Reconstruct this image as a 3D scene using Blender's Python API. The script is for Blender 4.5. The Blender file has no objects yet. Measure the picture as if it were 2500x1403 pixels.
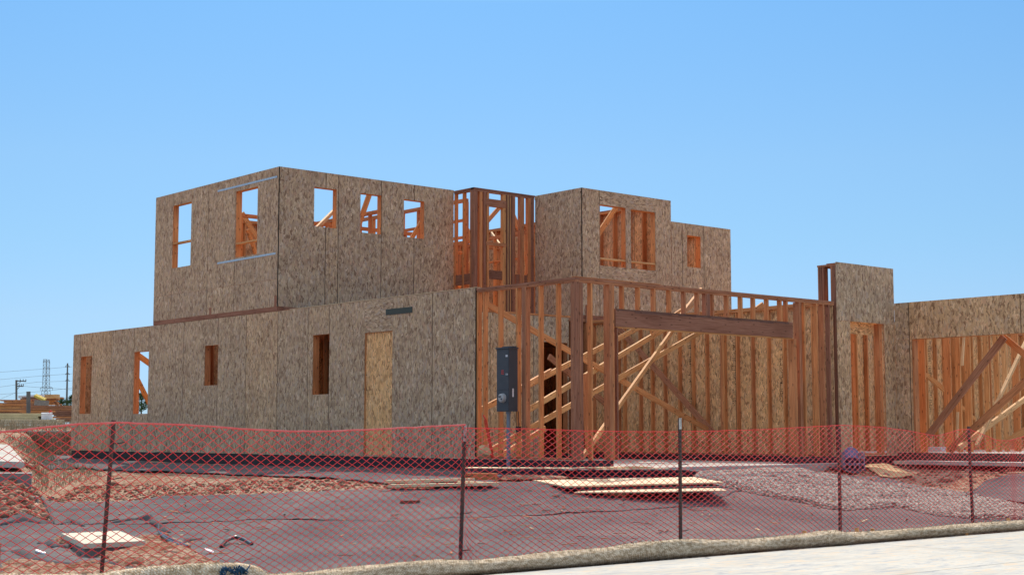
import bpy, math, random
import numpy as np
from mathutils import Vector, Matrix
random.seed(7); rng = np.random.default_rng(7)
sc = bpy.context.scene
COL = sc.collection

# ------------------------------------------------------------------ camera
F = 3589.0; CX = 1250.0; CY = 701.5; HY = 1056.0; EYE = 0.44
PITCH = math.atan((HY-CY)/F); YAW = math.radians(49.21)
f2 = np.array([math.cos(YAW), math.sin(YAW), 0.0]); RT = np.array([math.sin(YAW), -math.cos(YAW), 0.0]); ZZ = np.array([0, 0, 1.0])
FW = f2*math.cos(PITCH)+ZZ*math.sin(PITCH); UP = -f2*math.sin(PITCH)+ZZ*math.cos(PITCH)
EYEP = np.array([0, 0, EYE])
cam = bpy.data.cameras.new('camera'); camo = bpy.data.objects.new('camera', cam); COL.objects.link(camo)
cam.sensor_width = 36.0; cam.lens = 36.0*F/2500.0; cam.clip_start = 0.1; cam.clip_end = 8000
m = Matrix((tuple(RT)+(0,), tuple(UP)+(0,), tuple(-FW)+(0,), (0, 0, 0, 1))).transposed()
m.translation = Vector(EYEP); camo.matrix_world = m
sc.camera = camo

# ------------------------------------------------------------------ sky and sun
SUN_EL = math.radians(46); SUN_AZ = YAW+math.radians(5)      # angle from +X, anticlockwise
sd = Vector((math.cos(SUN_AZ)*math.cos(SUN_EL), math.sin(SUN_AZ)*math.cos(SUN_EL), math.sin(SUN_EL)))
w = bpy.data.worlds.new('World'); sc.world = w; w.use_nodes = True
nt = w.node_tree; nt.nodes.clear()
sky = nt.nodes.new('ShaderNodeTexSky'); sky.sky_type = 'NISHITA'; sky.sun_disc = False
sky.sun_elevation = SUN_EL; sky.sun_rotation = math.pi/2-SUN_AZ
sky.altitude = 300; sky.air_density = 1.0; sky.dust_density = 0.3; sky.ozone_density = 2.5
bg = nt.nodes.new('ShaderNodeBackground'); bg.inputs[1].default_value = 0.13
wo = nt.nodes.new('ShaderNodeOutputWorld')
# tint the sky towards blue near the horizon; brightened, warmed overhead as added fill
tc = nt.nodes.new('ShaderNodeTexCoord'); sx = nt.nodes.new('ShaderNodeSeparateXYZ'); nt.links.new(tc.outputs['Generated'], sx.inputs[0])
cr = nt.nodes.new('ShaderNodeValToRGB'); el = cr.color_ramp.elements
for _ in range(6): el.new(.5)
KS = .80
for e_, (p_, c_) in zip(el, ((0, (.29, .45, .78)), (.037, (.32, .47, .75)), (.077, (.40, .51, .67)), (.13, (.43, .57, .67)), (.18, (.47, .62, .70)), (.286, (.45, .69, .80)), (.42, (3.1, 2.4, 1.65)), (.8, (5.6, 3.8, 2.2)))):
    e_.position = p_; e_.color = (c_[0]*KS, c_[1]*KS, c_[2]*KS, 1)
nt.links.new(sx.outputs[2], cr.inputs[0])
mu = nt.nodes.new('ShaderNodeMix'); mu.data_type = 'RGBA'; mu.blend_type = 'MULTIPLY'; mu.inputs[0].default_value = 1
KSUM = 1
nt.links.new(sky.outputs[0], mu.inputs[6]); nt.links.new(cr.outputs[0], mu.inputs[7])
nt.links.new(mu.outputs[2], bg.inputs[0]); nt.links.new(bg.outputs[0], wo.inputs[0])
sun = bpy.data.lights.new('sun', 'SUN'); sun.energy = 2.7; sun.angle = math.radians(0.5); sun.color = (1.0, 0.93, 0.82)
suno = bpy.data.objects.new('sun', sun); COL.objects.link(suno)
suno.rotation_euler = sd.to_track_quat('Z', 'Y').to_euler()
sc.view_settings.view_transform = 'Standard'; sc.view_settings.look = 'None'
sc.view_settings.exposure = 0.57; sc.view_settings.gamma = 1.0
sc.cycles.max_bounces = 6; sc.cycles.diffuse_bounces = 4

# ------------------------------------------------------------------ pixel -> world helpers (authoring only)
def ray(x, y): return FW+RT*(x-CX)/F-UP*(y-CY)/F
def onX(x, y, c): r = ray(x, y); return EYEP+r*c/r[0]
def onY(x, y, c): r = ray(x, y); return EYEP+r*c/r[1]
def onZ(x, y, c): r = ray(x, y); return EYEP+r*(c-EYE)/r[2]
def onD(x, y, d): return EYEP+ray(x, y)*d

# ------------------------------------------------------------------ numpy value noise
_tab = rng.random((256, 256))
def vnoise(x, y, s=1.0, o=0):
    x = np.asarray(x, float)*s+o*17.3; y = np.asarray(y, float)*s+o*9.7
    xi = np.floor(x).astype(int); yi = np.floor(y).astype(int); fx = x-xi; fy = y-yi
    fx = fx*fx*(3-2*fx); fy = fy*fy*(3-2*fy)
    a = _tab[xi % 256, yi % 256]; b = _tab[(xi+1) % 256, yi % 256]; c = _tab[xi % 256, (yi+1) % 256]; d = _tab[(xi+1) % 256, (yi+1) % 256]
    return (a*(1-fx)+b*fx)*(1-fy)+(c*(1-fx)+d*fx)*fy-0.5
def fbm(x, y, s=1.0, n=4, o=0):
    r = 0; a = 1.0
    for i in range(n): r = r+a*vnoise(x, y, s*2**i, o+i); a *= 0.5
    return r
def sstep(a, b, x): t = np.clip((x-a)/(b-a), 0, 1); return t*t*(3-2*t)

X0 = 16.16; YG = 17.18; YU = 26.18; XW = 24.90; XR = 22.95; YP = 23.85; XB = 20.83; YB = 25.46; XP = 22.66; XE = 27.75
# ------------------------------------------------------------------ terrain height
def gz_base(x, y):
    x = np.asarray(x, float); y = np.asarray(y, float)
    d1 = np.hypot(np.maximum(X0-x, 0), 1.3*np.maximum(YG-y, 0))
    d2 = np.hypot(np.maximum(XW-x, 0)*1.3, 1.3*np.maximum(12-y, 0))
    d = np.minimum(d1, d2)
    z = np.interp(d, [0, 3.4, 5.4, 7.4, 9, 14], [-.23, -.29, -.61, -.755, -.775, -.79])
    # bank of earth along the left side, seen rising to the plateau behind
    q = .921*x-.388*y; p = .388*x+.921*y
    hm = np.interp(p, [18.6, 19.6, 21, 25, 36, 45], [-.76, -.58, -.42, -.20, .16, .46])
    k = 1-sstep(-.28, .38, q)
    z = z*(1-k)+np.maximum(hm, z)*k
    # plateau beyond the cut bank
    pl = np.interp(y-.15*x, [40.6, 41.4, 60, 400], [0, 1, 1, 1])
    z = z*(1-pl)+pl*np.interp(y, [40, 50, 56, 90, 400], [.42, .62, .70, .86, 1.0])
    # towards the walk
    z = np.where(y < 10.25, np.interp(y, [9.9, 10.25], [-1.05, -.79]), z)
    return z
def gz(x, y):
    z = gz_base(x, y)
    q = .921*np.asarray(x, float)-.388*np.asarray(y, float)
    n = fbm(x, y, .9, 3)*.032+fbm(x, y, 6, 3, 5)*.02
    rough = 1+1.0*(1-sstep(.2, 2.0, q))
    return z+n*rough*np.where(np.asarray(y) < 10.4, 0.2, 1)
def gpx(x, y, dz=0.0):
    d = 20.0
    r = ray(x, y)
    lo, hi = 8.0, 70.0
    ds = np.linspace(lo, hi, 1200); P = EYEP[None]+r[None]*ds[:, None]
    h = gz_base(P[:, 0], P[:, 1])+dz
    i = np.argmax(P[:, 2] < h)
    return P[i] if P[i, 2] < h[i] else P[-1]

# ------------------------------------------------------------------ materials
def new_mat(name, rough=.8, spec=.3):
    mt = bpy.data.materials.new(name); mt.use_nodes = True
    n = mt.node_tree; b = n.nodes['Principled BSDF']; b.inputs['Roughness'].default_value = rough
    b.inputs['Specular IOR Level'].default_value = spec
    return mt, n, b
def N(n, t, **k):
    nd = n.nodes.new(t)
    for a, v in k.items():
        if a.startswith('i_'):
            nd.inputs[int(a[2:]) if a[2:].isdigit() else a[2:]].default_value = v
        else: setattr(nd, a, v)
    return nd
def ramp(n, src, stops, interp='LINEAR'):
    r = n.nodes.new('ShaderNodeValToRGB'); r.color_ramp.interpolation = interp
    el = r.color_ramp.elements
    while len(el) < len(stops): el.new(0.5)
    for e, (p, c) in zip(el, stops): e.position = p; e.color = (*c, 1)
    n.links.new(src, r.inputs[0]); return r.outputs[0]
def mix(n, a, b, f, mode='MIX'):
    x = n.nodes.new('ShaderNodeMix'); x.data_type = 'RGBA'; x.blend_type = mode
    for s, v in ((0, f), (6, a), (7, b)):
        if isinstance(v, (int, float)): x.inputs[s].default_value = v
        elif isinstance(v, tuple): x.inputs[s].default_value = (*v, 1)
        else: n.links.new(v, x.inputs[s])
    return x.outputs[2]
def mth(n, op, a, b=0.0, c=None):
    x = n.nodes.new('ShaderNodeMath'); x.operation = op
    for i, v in enumerate((a, b) if c is None else (a, b, c)):
        if isinstance(v, (int, float)): x.inputs[i].default_value = v
        else: n.links.new(v, x.inputs[i])
    return x.outputs[0]
def mapping(n, src, scale=(1, 1, 1), rot=(0, 0, 0), loc=(0, 0, 0)):
    mp = n.nodes.new('ShaderNodeMapping'); mp.inputs['Scale'].default_value = scale
    mp.inputs['Rotation'].default_value = rot; mp.inputs['Location'].default_value = loc
    n.links.new(src, mp.inputs[0]); return mp.outputs[0]
def noise(n, src, s, d=3, r=.5, w=0.0):
    x = n.nodes.new('ShaderNodeTexNoise'); x.inputs['Scale'].default_value = s; x.inputs['Detail'].default_value = d
    x.inputs['Roughness'].default_value = r; x.inputs['Distortion'].default_value = w
    n.links.new(src, x.inputs[0]); return x.outputs[0]
def bump(n, b, h, st, dist=.01):
    x = n.nodes.new('ShaderNodeBump'); x.inputs['Strength'].default_value = st; x.inputs['Distance'].default_value = dist
    n.links.new(h, x.inputs['Height']); n.links.new(x.outputs[0], b.inputs['Normal'])
def attr(n, name): a = n.nodes.new('ShaderNodeAttribute'); a.attribute_name = name; return a.outputs['Fac']

def mat_osb():
    mt, n, b = new_mat('strand_board', .85, .2)
    uv = N(n, 'ShaderNodeUVMap').outputs[0]
    tint = attr(n, 'tint')
    # distorted coordinates so flakes lie at slightly different angles
    nz = N(n, 'ShaderNodeTexNoise'); nz.inputs['Scale'].default_value = 9; nz.inputs['Detail'].default_value = 2
    n.links.new(uv, nz.inputs[0])
    vm = N(n, 'ShaderNodeVectorMath', operation='MULTIPLY_ADD'); n.links.new(nz.outputs['Color'], vm.inputs[0])
    vm.inputs[1].default_value = (.09, .06, 0); n.links.new(uv, vm.inputs[2])
    cols = []
    for i, (rot, sx, sy) in enumerate(((.20, 30, 12), (-.6, 26, 11), (1.0, 24, 11), (-.4, 62, 17), (.8, 52, 17))):
        v = N(n, 'ShaderNodeTexVoronoi'); v.voronoi_dimensions = '2D'; v.distance = 'MANHATTAN' if i != 1 else 'EUCLIDEAN'; v.inputs['Scale'].default_value = 1
        n.links.new(mapping(n, vm.outputs[0], (sx, sy, 1), (0, 0, rot), (i*3.1, i*1.7, 0)), v.inputs['Vector'])
        sp = N(n, 'ShaderNodeSeparateColor'); n.links.new(v.outputs['Color'], sp.inputs[0]); cols.append(sp)
    pal = [(0, (.29, .185, .12)), (.12, (.44, .31, .21)), (.4, (.55, .405, .275)), (.6, (.65, .475, .305)), (.76, (.53, .42, .34)), (.9, (.58, .38, .26)), (1, (.78, .62, .45))]
    c = ramp(n, cols[0].outputs[0], pal)
    c = mix(n, c, ramp(n, cols[1].outputs[0], pal), mth(n, 'GREATER_THAN', cols[1].outputs[1], .55))
    c = mix(n, c, ramp(n, cols[2].outputs[0], pal), mth(n, 'GREATER_THAN', cols[2].outputs[1], .62))
    c = mix(n, c, (.21, .125, .08), mth(n, 'MULTIPLY', mth(n, 'GREATER_THAN', cols[3].outputs[1], .935), .7))
    c = mix(n, c, (.24, .15, .10), mth(n, 'MULTIPLY', mth(n, 'GREATER_THAN', cols[4].outputs[1], .95), .7))
    c = mix(n, c, (.78, .64, .46), mth(n, 'MULTIPLY', mth(n, 'GREATER_THAN', cols[4].outputs[2], .92), .6))
    sl = noise(n, mapping(n, vm.outputs[0], (42, 16, 1)), 1, 3, .7, .8)
    c = mix(n, c, mix(n, c, (.60, .52, .47), 1.0, 'MULTIPLY'), ramp(n, sl, [(.60, (0, 0, 0)), (.70, (.8, .8, .8))]))
    big = noise(n, uv, 1.3, 4, .6)
    c = mix(n, c, mix(n, c, (.88, .87, .87), 1.0, 'MULTIPLY'), ramp(n, big, [(.4, (0, 0, 0)), (.62, (1, 1, 1))]))
    # sheet tone: old grey .. fresh yellow; inner garage, wing walls yellowed for bounced light
    c = mix(n, c, mix(n, c, (1.5, 1.22, .86), 1.0, 'MULTIPLY'), mth(n, 'MAXIMUM', mth(n, 'SUBTRACT', mth(n, 'MULTIPLY', tint, 2.0), 1.0), 0))
    c = mix(n, c, mix(n, c, (.86, .87, .93), 1.0, 'MULTIPLY'), mth(n, 'MAXIMUM', mth(n, 'SUBTRACT', 1.0, mth(n, 'MULTIPLY', tint, 2.0)), 0))
    c0_ = c
    # nail heads on a stud grid
    sv = N(n, 'ShaderNodeSeparateXYZ'); n.links.new(uv, sv.inputs[0])
    jx = mth(n, 'MULTIPLY', noise(n, uv, 7, 0), .05)
    fx = mth(n, 'ABSOLUTE', mth(n, 'SUBTRACT', mth(n, 'FRACT', mth(n, 'DIVIDE', mth(n, 'ADD', sv.outputs[0], jx), .405)), .5))
    fy = mth(n, 'ABSOLUTE', mth(n, 'SUBTRACT', mth(n, 'FRACT', mth(n, 'DIVIDE', mth(n, 'ADD', sv.outputs[1], jx), .28)), .5))
    r2 = mth(n, 'ADD', mth(n, 'POWER', mth(n, 'MULTIPLY', fx, .405), 2.0), mth(n, 'POWER', mth(n, 'MULTIPLY', fy, .28), 2.0))
    c = mix(n, c, (.07, .05, .045), mth(n, 'MULTIPLY', mth(n, 'LESS_THAN', r2, .00011), .8))
    c = mix(n, c, mix(n, c, (.99, .93, .88), 1.0, 'MULTIPLY'), 1.0)
    c = mix(n, c, (.02, .016, .013), mth(n, 'LESS_THAN', tint, -.5))
    n.links.new(c, b.inputs['Base Color'])
    bump(n, b, cols[0].outputs[0], .35, .004)
    return mt
def mat_wood():
    mt, n, b = new_mat('framing_lumber', .75, .25)
    uv = N(n, 'ShaderNodeUVMap').outputs[0]; tint = attr(n, 'tint')
    base = ramp(n, tint, [(0, (.20, .10, .075)), (.25, (.42, .19, .12)), (.5, (.78, .32, .125)), (.75, (.82, .45, .19)), (1, (.82, .64, .40))])
    g = noise(n, mapping(n, uv, (55, 2.2, 1)), 1, 4, .6, .6)
    c = mix(n, base, mix(n, base, (.62, .52, .45), 1.0, 'MULTIPLY'), ramp(n, g, [(.38, (0, 0, 0)), (.68, (1, 1, 1))]))
    v = N(n, 'ShaderNodeTexVoronoi'); v.voronoi_dimensions = '2D'; v.inputs['Scale'].default_value = 1
    n.links.new(mapping(n, uv, (7, 2.6, 1)), v.inputs['Vector'])
    c = mix(n, c, (.12, .045, .025), mth(n, 'MULTIPLY', mth(n, 'LESS_THAN', v.outputs['Distance'], .075), .7))
    lg = noise(n, mapping(n, uv, (3, .8, 1)), 1, 2)
    c = mix(n, c, mix(n, c, (.75, .7, .68), 1.0, 'MULTIPLY'), ramp(n, lg, [(.4, (0, 0, 0)), (.7, (1, 1, 1))]))
    n.links.new(c, b.inputs['Base Color']); bump(n, b, g, .25, .003)
    return mt
def mat_simple(name, col, rough=.7, spec=.3, var=.25, scale=8, col2=None, bst=.2, metal=0, det=5, bdist=.01):
    mt, n, b = new_mat(name, rough, spec); b.inputs['Metallic'].default_value = metal
    g = N(n, 'ShaderNodeTexCoord').outputs['Object']
    h = noise(n, g, scale, det, .6)
    c2 = col2 or tuple(v*(1-var) for v in col)
    c = ramp(n, h, [(.35, col), (.65, c2)])
    n.links.new(c, b.inputs['Base Color'])
    if bst: bump(n, b, h, bst, bdist)
    return mt
def mat_soil():
    mt, n, b = new_mat('red_soil', 1.0, .0)
    g = N(n, 'ShaderNodeNewGeometry').outputs['Position']
    a = noise(n, g, 1.1, 4, .6); f = noise(n, g, 14, 6, .7); ff = noise(n, g, 60, 4, .7)
    c = ramp(n, a, [(.32, (.40, .21, .14)), (.48, (.53, .355, .26)), (.6, (.60, .45, .335))])
    c = mix(n, c, mix(n, c, (.45, .36, .33), 1.0, 'MULTIPLY'), ramp(n, f, [(.42, (1, 1, 1)), (.58, (0, 0, 0))]))
    sp = N(n, 'ShaderNodeSeparateXYZ'); n.links.new(g, sp.inputs[0])
    far = N(n, 'ShaderNodeMapRange'); far.inputs[1].default_value = 44; far.inputs[2].default_value = 60; n.links.new(sp.outputs[1], far.inputs[0])
    dry = ramp(n, a, [(.35, (.30, .27, .19)), (.65, (.42, .37, .27))])
    c = mix(n, c, dry, far.outputs[0])
    n.links.new(c, b.inputs['Base Color'])
    h = mth(n, 'ADD', f, mth(n, 'MULTIPLY', ff, .4)); bump(n, b, h, .9, .05)
    return mt
def mat_fabric():
    mt, n, b = new_mat('landscape_fabric', .95, .06)
    g = N(n, 'ShaderNodeNewGeometry').outputs['Position']
    a = noise(n, g, .55, 5, .65); f = noise(n, g, 9, 5, .7); d = noise(n, g, 60, 3, .6)
    c = ramp(n, a, [(.32, (.092, .085, .090)), (.62, (.152, .138, .141))])
    dust = ramp(n, mth(n, 'ADD', mth(n, 'MULTIPLY', a, .6), mth(n, 'MULTIPLY', f, .4)), [(.50, (0, 0, 0)), (.68, (1, 1, 1))])
    c = mix(n, c, (.30, .235, .195), mth(n, 'MULTIPLY', dust, .4))
    c = mix(n, c, (.06, .055, .06), ramp(n, d, [(.35, (.35, .35, .35)), (.5, (0, 0, 0))]))
    n.links.new(c, b.inputs['Base Color'])
    bump(n, b, mth(n, 'ADD', mth(n, 'MULTIPLY', f, 1.0), mth(n, 'MULTIPLY', d, .15)), .35, .03)
    return mt
def mat_concrete():
    mt, n, b = new_mat('concrete', .85, .25)
    g = N(n, 'ShaderNodeNewGeometry').outputs['Position']
    a = noise(n, mapping(n, g, (.6, 1.1, 1)), 1, 5, .6, 1.2); s = noise(n, mapping(n, g, (2.2, 9, 1), (0, 0, .35)), 1, 4, .65, 1.6); f = noise(n, g, 90, 3, .6)
    c = ramp(n, a, [(.35, (.435, .415, .375)), (.62, (.535, .51, .46))])
    c = mix(n, c, (.31, .32, .345), ramp(n, s, [(.34, (.9, .9, .9)), (.50, (0, 0, 0))]))
    c = mix(n, c, (.58, .44, .31), ramp(n, s, [(.53, (0, 0, 0)), (.66, (.8, .8, .8))]))
    c = mix(n, c, (.35, .33, .31), ramp(n, f, [(.27, (1, 1, 1)), (.33, (0, 0, 0))]))
    n.links.new(c, b.inputs['Base Color']); bump(n, b, mth(n, 'ADD', s, f), .12, .006)
    return mt
def mat_net():
    mt, n, b = new_mat('red_orange_plastic', .35, .5)
    b.inputs['Base Color'].default_value = (.90, .065, .075, 1)
    tr = N(n, 'ShaderNodeBsdfTranslucent'); tr.inputs[0].default_value = (.95, .07, .05, 1)
    mx = N(n, 'ShaderNodeMixShader'); mx.inputs[0].default_value = .35
    n.links.new(b.outputs[0], mx.inputs[1]); n.links.new(tr.outputs[0], mx.inputs[2])
    n.links.new(mx.outputs[0], n.nodes['Material Output'].inputs[0])
    return mt
def mat_straw():
    mt, n, b = new_mat('straw_burlap', .95, .1)
    uv = N(n, 'ShaderNodeUVMap').outputs[0]
    g = N(n, 'ShaderNodeNewGeometry').outputs['Position']
    w1 = N(n, 'ShaderNodeTexWave'); w1.inputs['Scale'].default_value = 1; w1.inputs['Distortion'].default_value = 3.0; w1.inputs['Detail'].default_value = 2; w1.inputs['Detail Scale'].default_value = 3
    n.links.new(mapping(n, uv, (13, 13, 1), (0, 0, .7)), w1.inputs[0])
    w2 = N(n, 'ShaderNodeTexWave'); w2.inputs['Scale'].default_value = 1; w2.inputs['Distortion'].default_value = 3.0; w2.inputs['Detail'].default_value = 2; w2.inputs['Detail Scale'].default_value = 3
    n.links.new(mapping(n, uv, (14, 14, 1), (0, 0, -.6)), w2.inputs[0])
    a = noise(n, g, 1.6, 3); f = noise(n, mapping(n, uv, (18, 50, 1)), 1, 4, .7)
    h = mth(n, 'MULTIPLY', w1.outputs['Fac'], w2.outputs['Fac']); blot = noise(n, mapping(n, uv, (16, 26, 1)), 1, 3, .7)
    c = ramp(n, mth(n, 'ADD', mth(n, 'MULTIPLY', h, .5), mth(n, 'MULTIPLY', f, .6)), [(.15, (.42, .29, .19)), (.36, (.84, .645, .455)), (.62, (.98, .85, .67))])
    c = mix(n, c, mix(n, c, (.60, .53, .46), 1.0, 'MULTIPLY'), ramp(n, blot, [(.42, (1, 1, 1)), (.56, (0, 0, 0))]))
    c = mix(n, c, mix(n, c, (.82, .82, .80), 1.0, 'MULTIPLY'), ramp(n, a, [(.35, (0, 0, 0)), (.65, (1, 1, 1))]))
    n.links.new(c, b.inputs['Base Color']); bump(n, b, mth(n, 'ADD', h, f), .7, .012)
    return mt
def mat_attr(name, stops, rough=.9, scale=40):
    mt, n, b = new_mat(name, rough, .15)
    t = attr(n, 'tint'); c = ramp(n, t, stops)
    g = N(n, 'ShaderNodeNewGeometry').outputs['Position']; f = noise(n, g, scale, 3)
    c = mix(n, c, mix(n, c, (.6, .6, .6), 1.0, 'MULTIPLY'), f)
    n.links.new(c, b.inputs['Base Color']); return mt
M = dict(osb=mat_osb(), wood=mat_wood(), soil=mat_soil(), fabric=mat_fabric(), concrete=mat_concrete(), net=mat_net(), straw=mat_straw())
M['black'] = mat_simple('black_membrane', (.028, .026, .032), .6, .4, .4, 5)
M['steel'] = mat_simple('rusty_steel', (.06, .045, .04), .6, .4, .5, 14, (.12, .065, .05))
M['whitepaint'] = mat_simple('chipped_white_paint', (.62, .62, .58), .6, .3, .3, 30, (.25, .22, .2))
M['panel'] = mat_simple('grey_panel_paint', (.06, .068, .085), .5, .4, .12, 6, bst=.03)
M['pvc'] = mat_simple('grey_pvc', (.20, .24, .30), .5, .4, .15, 6, bst=0)
M['galv'] = mat_simple('galvanised_strap', (.62, .68, .74), .35, .5, .25, 20, bst=.1, metal=.6)
M['green'] = mat_simple('green_grey_strap', (.05, .058, .045), .5, .4, .2, 20, bst=.05)
M['glass'] = mat_simple('meter_cover', (.42, .42, .44), .4, .4, .15, 20, bst=0)
M['redhose'] = mat_simple('red_conduit', (.75, .05, .02), .45, .4, .15, 10, bst=0)
M['redlabel'] = mat_simple('red_label', (.65, .06, .05), .5, .3, .1, 10, bst=0)
M['white'] = mat_simple('white_plastic', (.75, .76, .82), .5, .3, .15, 6, bst=.1)
M['crate'] = mat_simple('dull_crate_plastic', (.36, .33, .42), .6, .2, .2, 9, bst=.1)
M['lav'] = mat_simple('lavender_plastic', (.22, .22, .38), .5, .3, .25, 9, bst=.1)
M['darkwire'] = mat_simple('dark_wire', (.02, .018, .018), .5, .4, .2, 20, bst=0)
M['blue'] = mat_simple('blue_rag', (.04, .11, .20), .9, .2, .5, 30, bst=.3)
M['blackpipe'] = mat_simple('black_pipe', (.02, .02, .024), .25, .6, .2, 20, bst=0)
M['tower'] = mat_simple('far_steel', (.25, .29, .34), .6, .4, .15, 1, bst=0)
M['pole'] = mat_simple('weathered_pole', (.16, .16, .17), .8, .2, .3, 3, bst=0)
M['ply'] = mat_simple('fresh_plywood', (.80, .64, .42), .75, .25, .15, 6, (.70, .52, .32), bst=.1)
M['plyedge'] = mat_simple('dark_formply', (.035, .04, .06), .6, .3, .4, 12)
M['greyconc'] = mat_simple('grey_concrete', (.30, .27, .25), .9, .2, .35, 5, bst=.4)
M['polyconc'] = mat_simple('cream_lid', (.60, .55, .44), .85, .2, .08, 14, bst=.15)
M['card'] = mat_simple('kraft_sheet', (.62, .44, .25), .9, .1, .2, 5, (.5, .33, .18), bst=.3)
M['beam'] = mat_simple('glulam', (.44, .23, .15), .75, .2, .4, 3, (.29, .15, .105), bst=.3)
M['stem'] = mat_simple('dark_stem_wall', (.12, .085, .075), .9, .2, .35, 5, bst=.3)
M['creamlum'] = mat_simple('cream_lumber_pile', (.88, .74, .44), .85, .2, .3, 1.5, bst=.2)
M['leaf'] = mat_attr('tree_leaves', [(0, (.025, .06, .015)), (.6, (.05, .11, .025)), (1, (.10, .17, .04))], .7)
M['bark'] = mat_simple('bark', (.09, .07, .05), .9, .1, .3, 20)
M['grassy'] = mat_attr('dry_weeds', [(0, (.14, .19, .06)), (.25, (.30, .26, .16)), (.6, (.38, .32, .22)), (1, (.55, .46, .33))], .9)
M['stone'] = mat_attr('crushed_stone', [(0, (.22, .18, .155)), (.5, (.49, .425, .37)), (1, (.78, .70, .61))], .9, 25)
M['clod'] = mat_attr('soil_clods', [(0, (.22, .09, .06)), (.5, (.36, .19, .125)), (1, (.50, .33, .24))], .95, 30)
M['ink'] = mat_simple('stamp_ink', (.035, .025, .02), .9, .1, .3, 30, bst=0)

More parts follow.
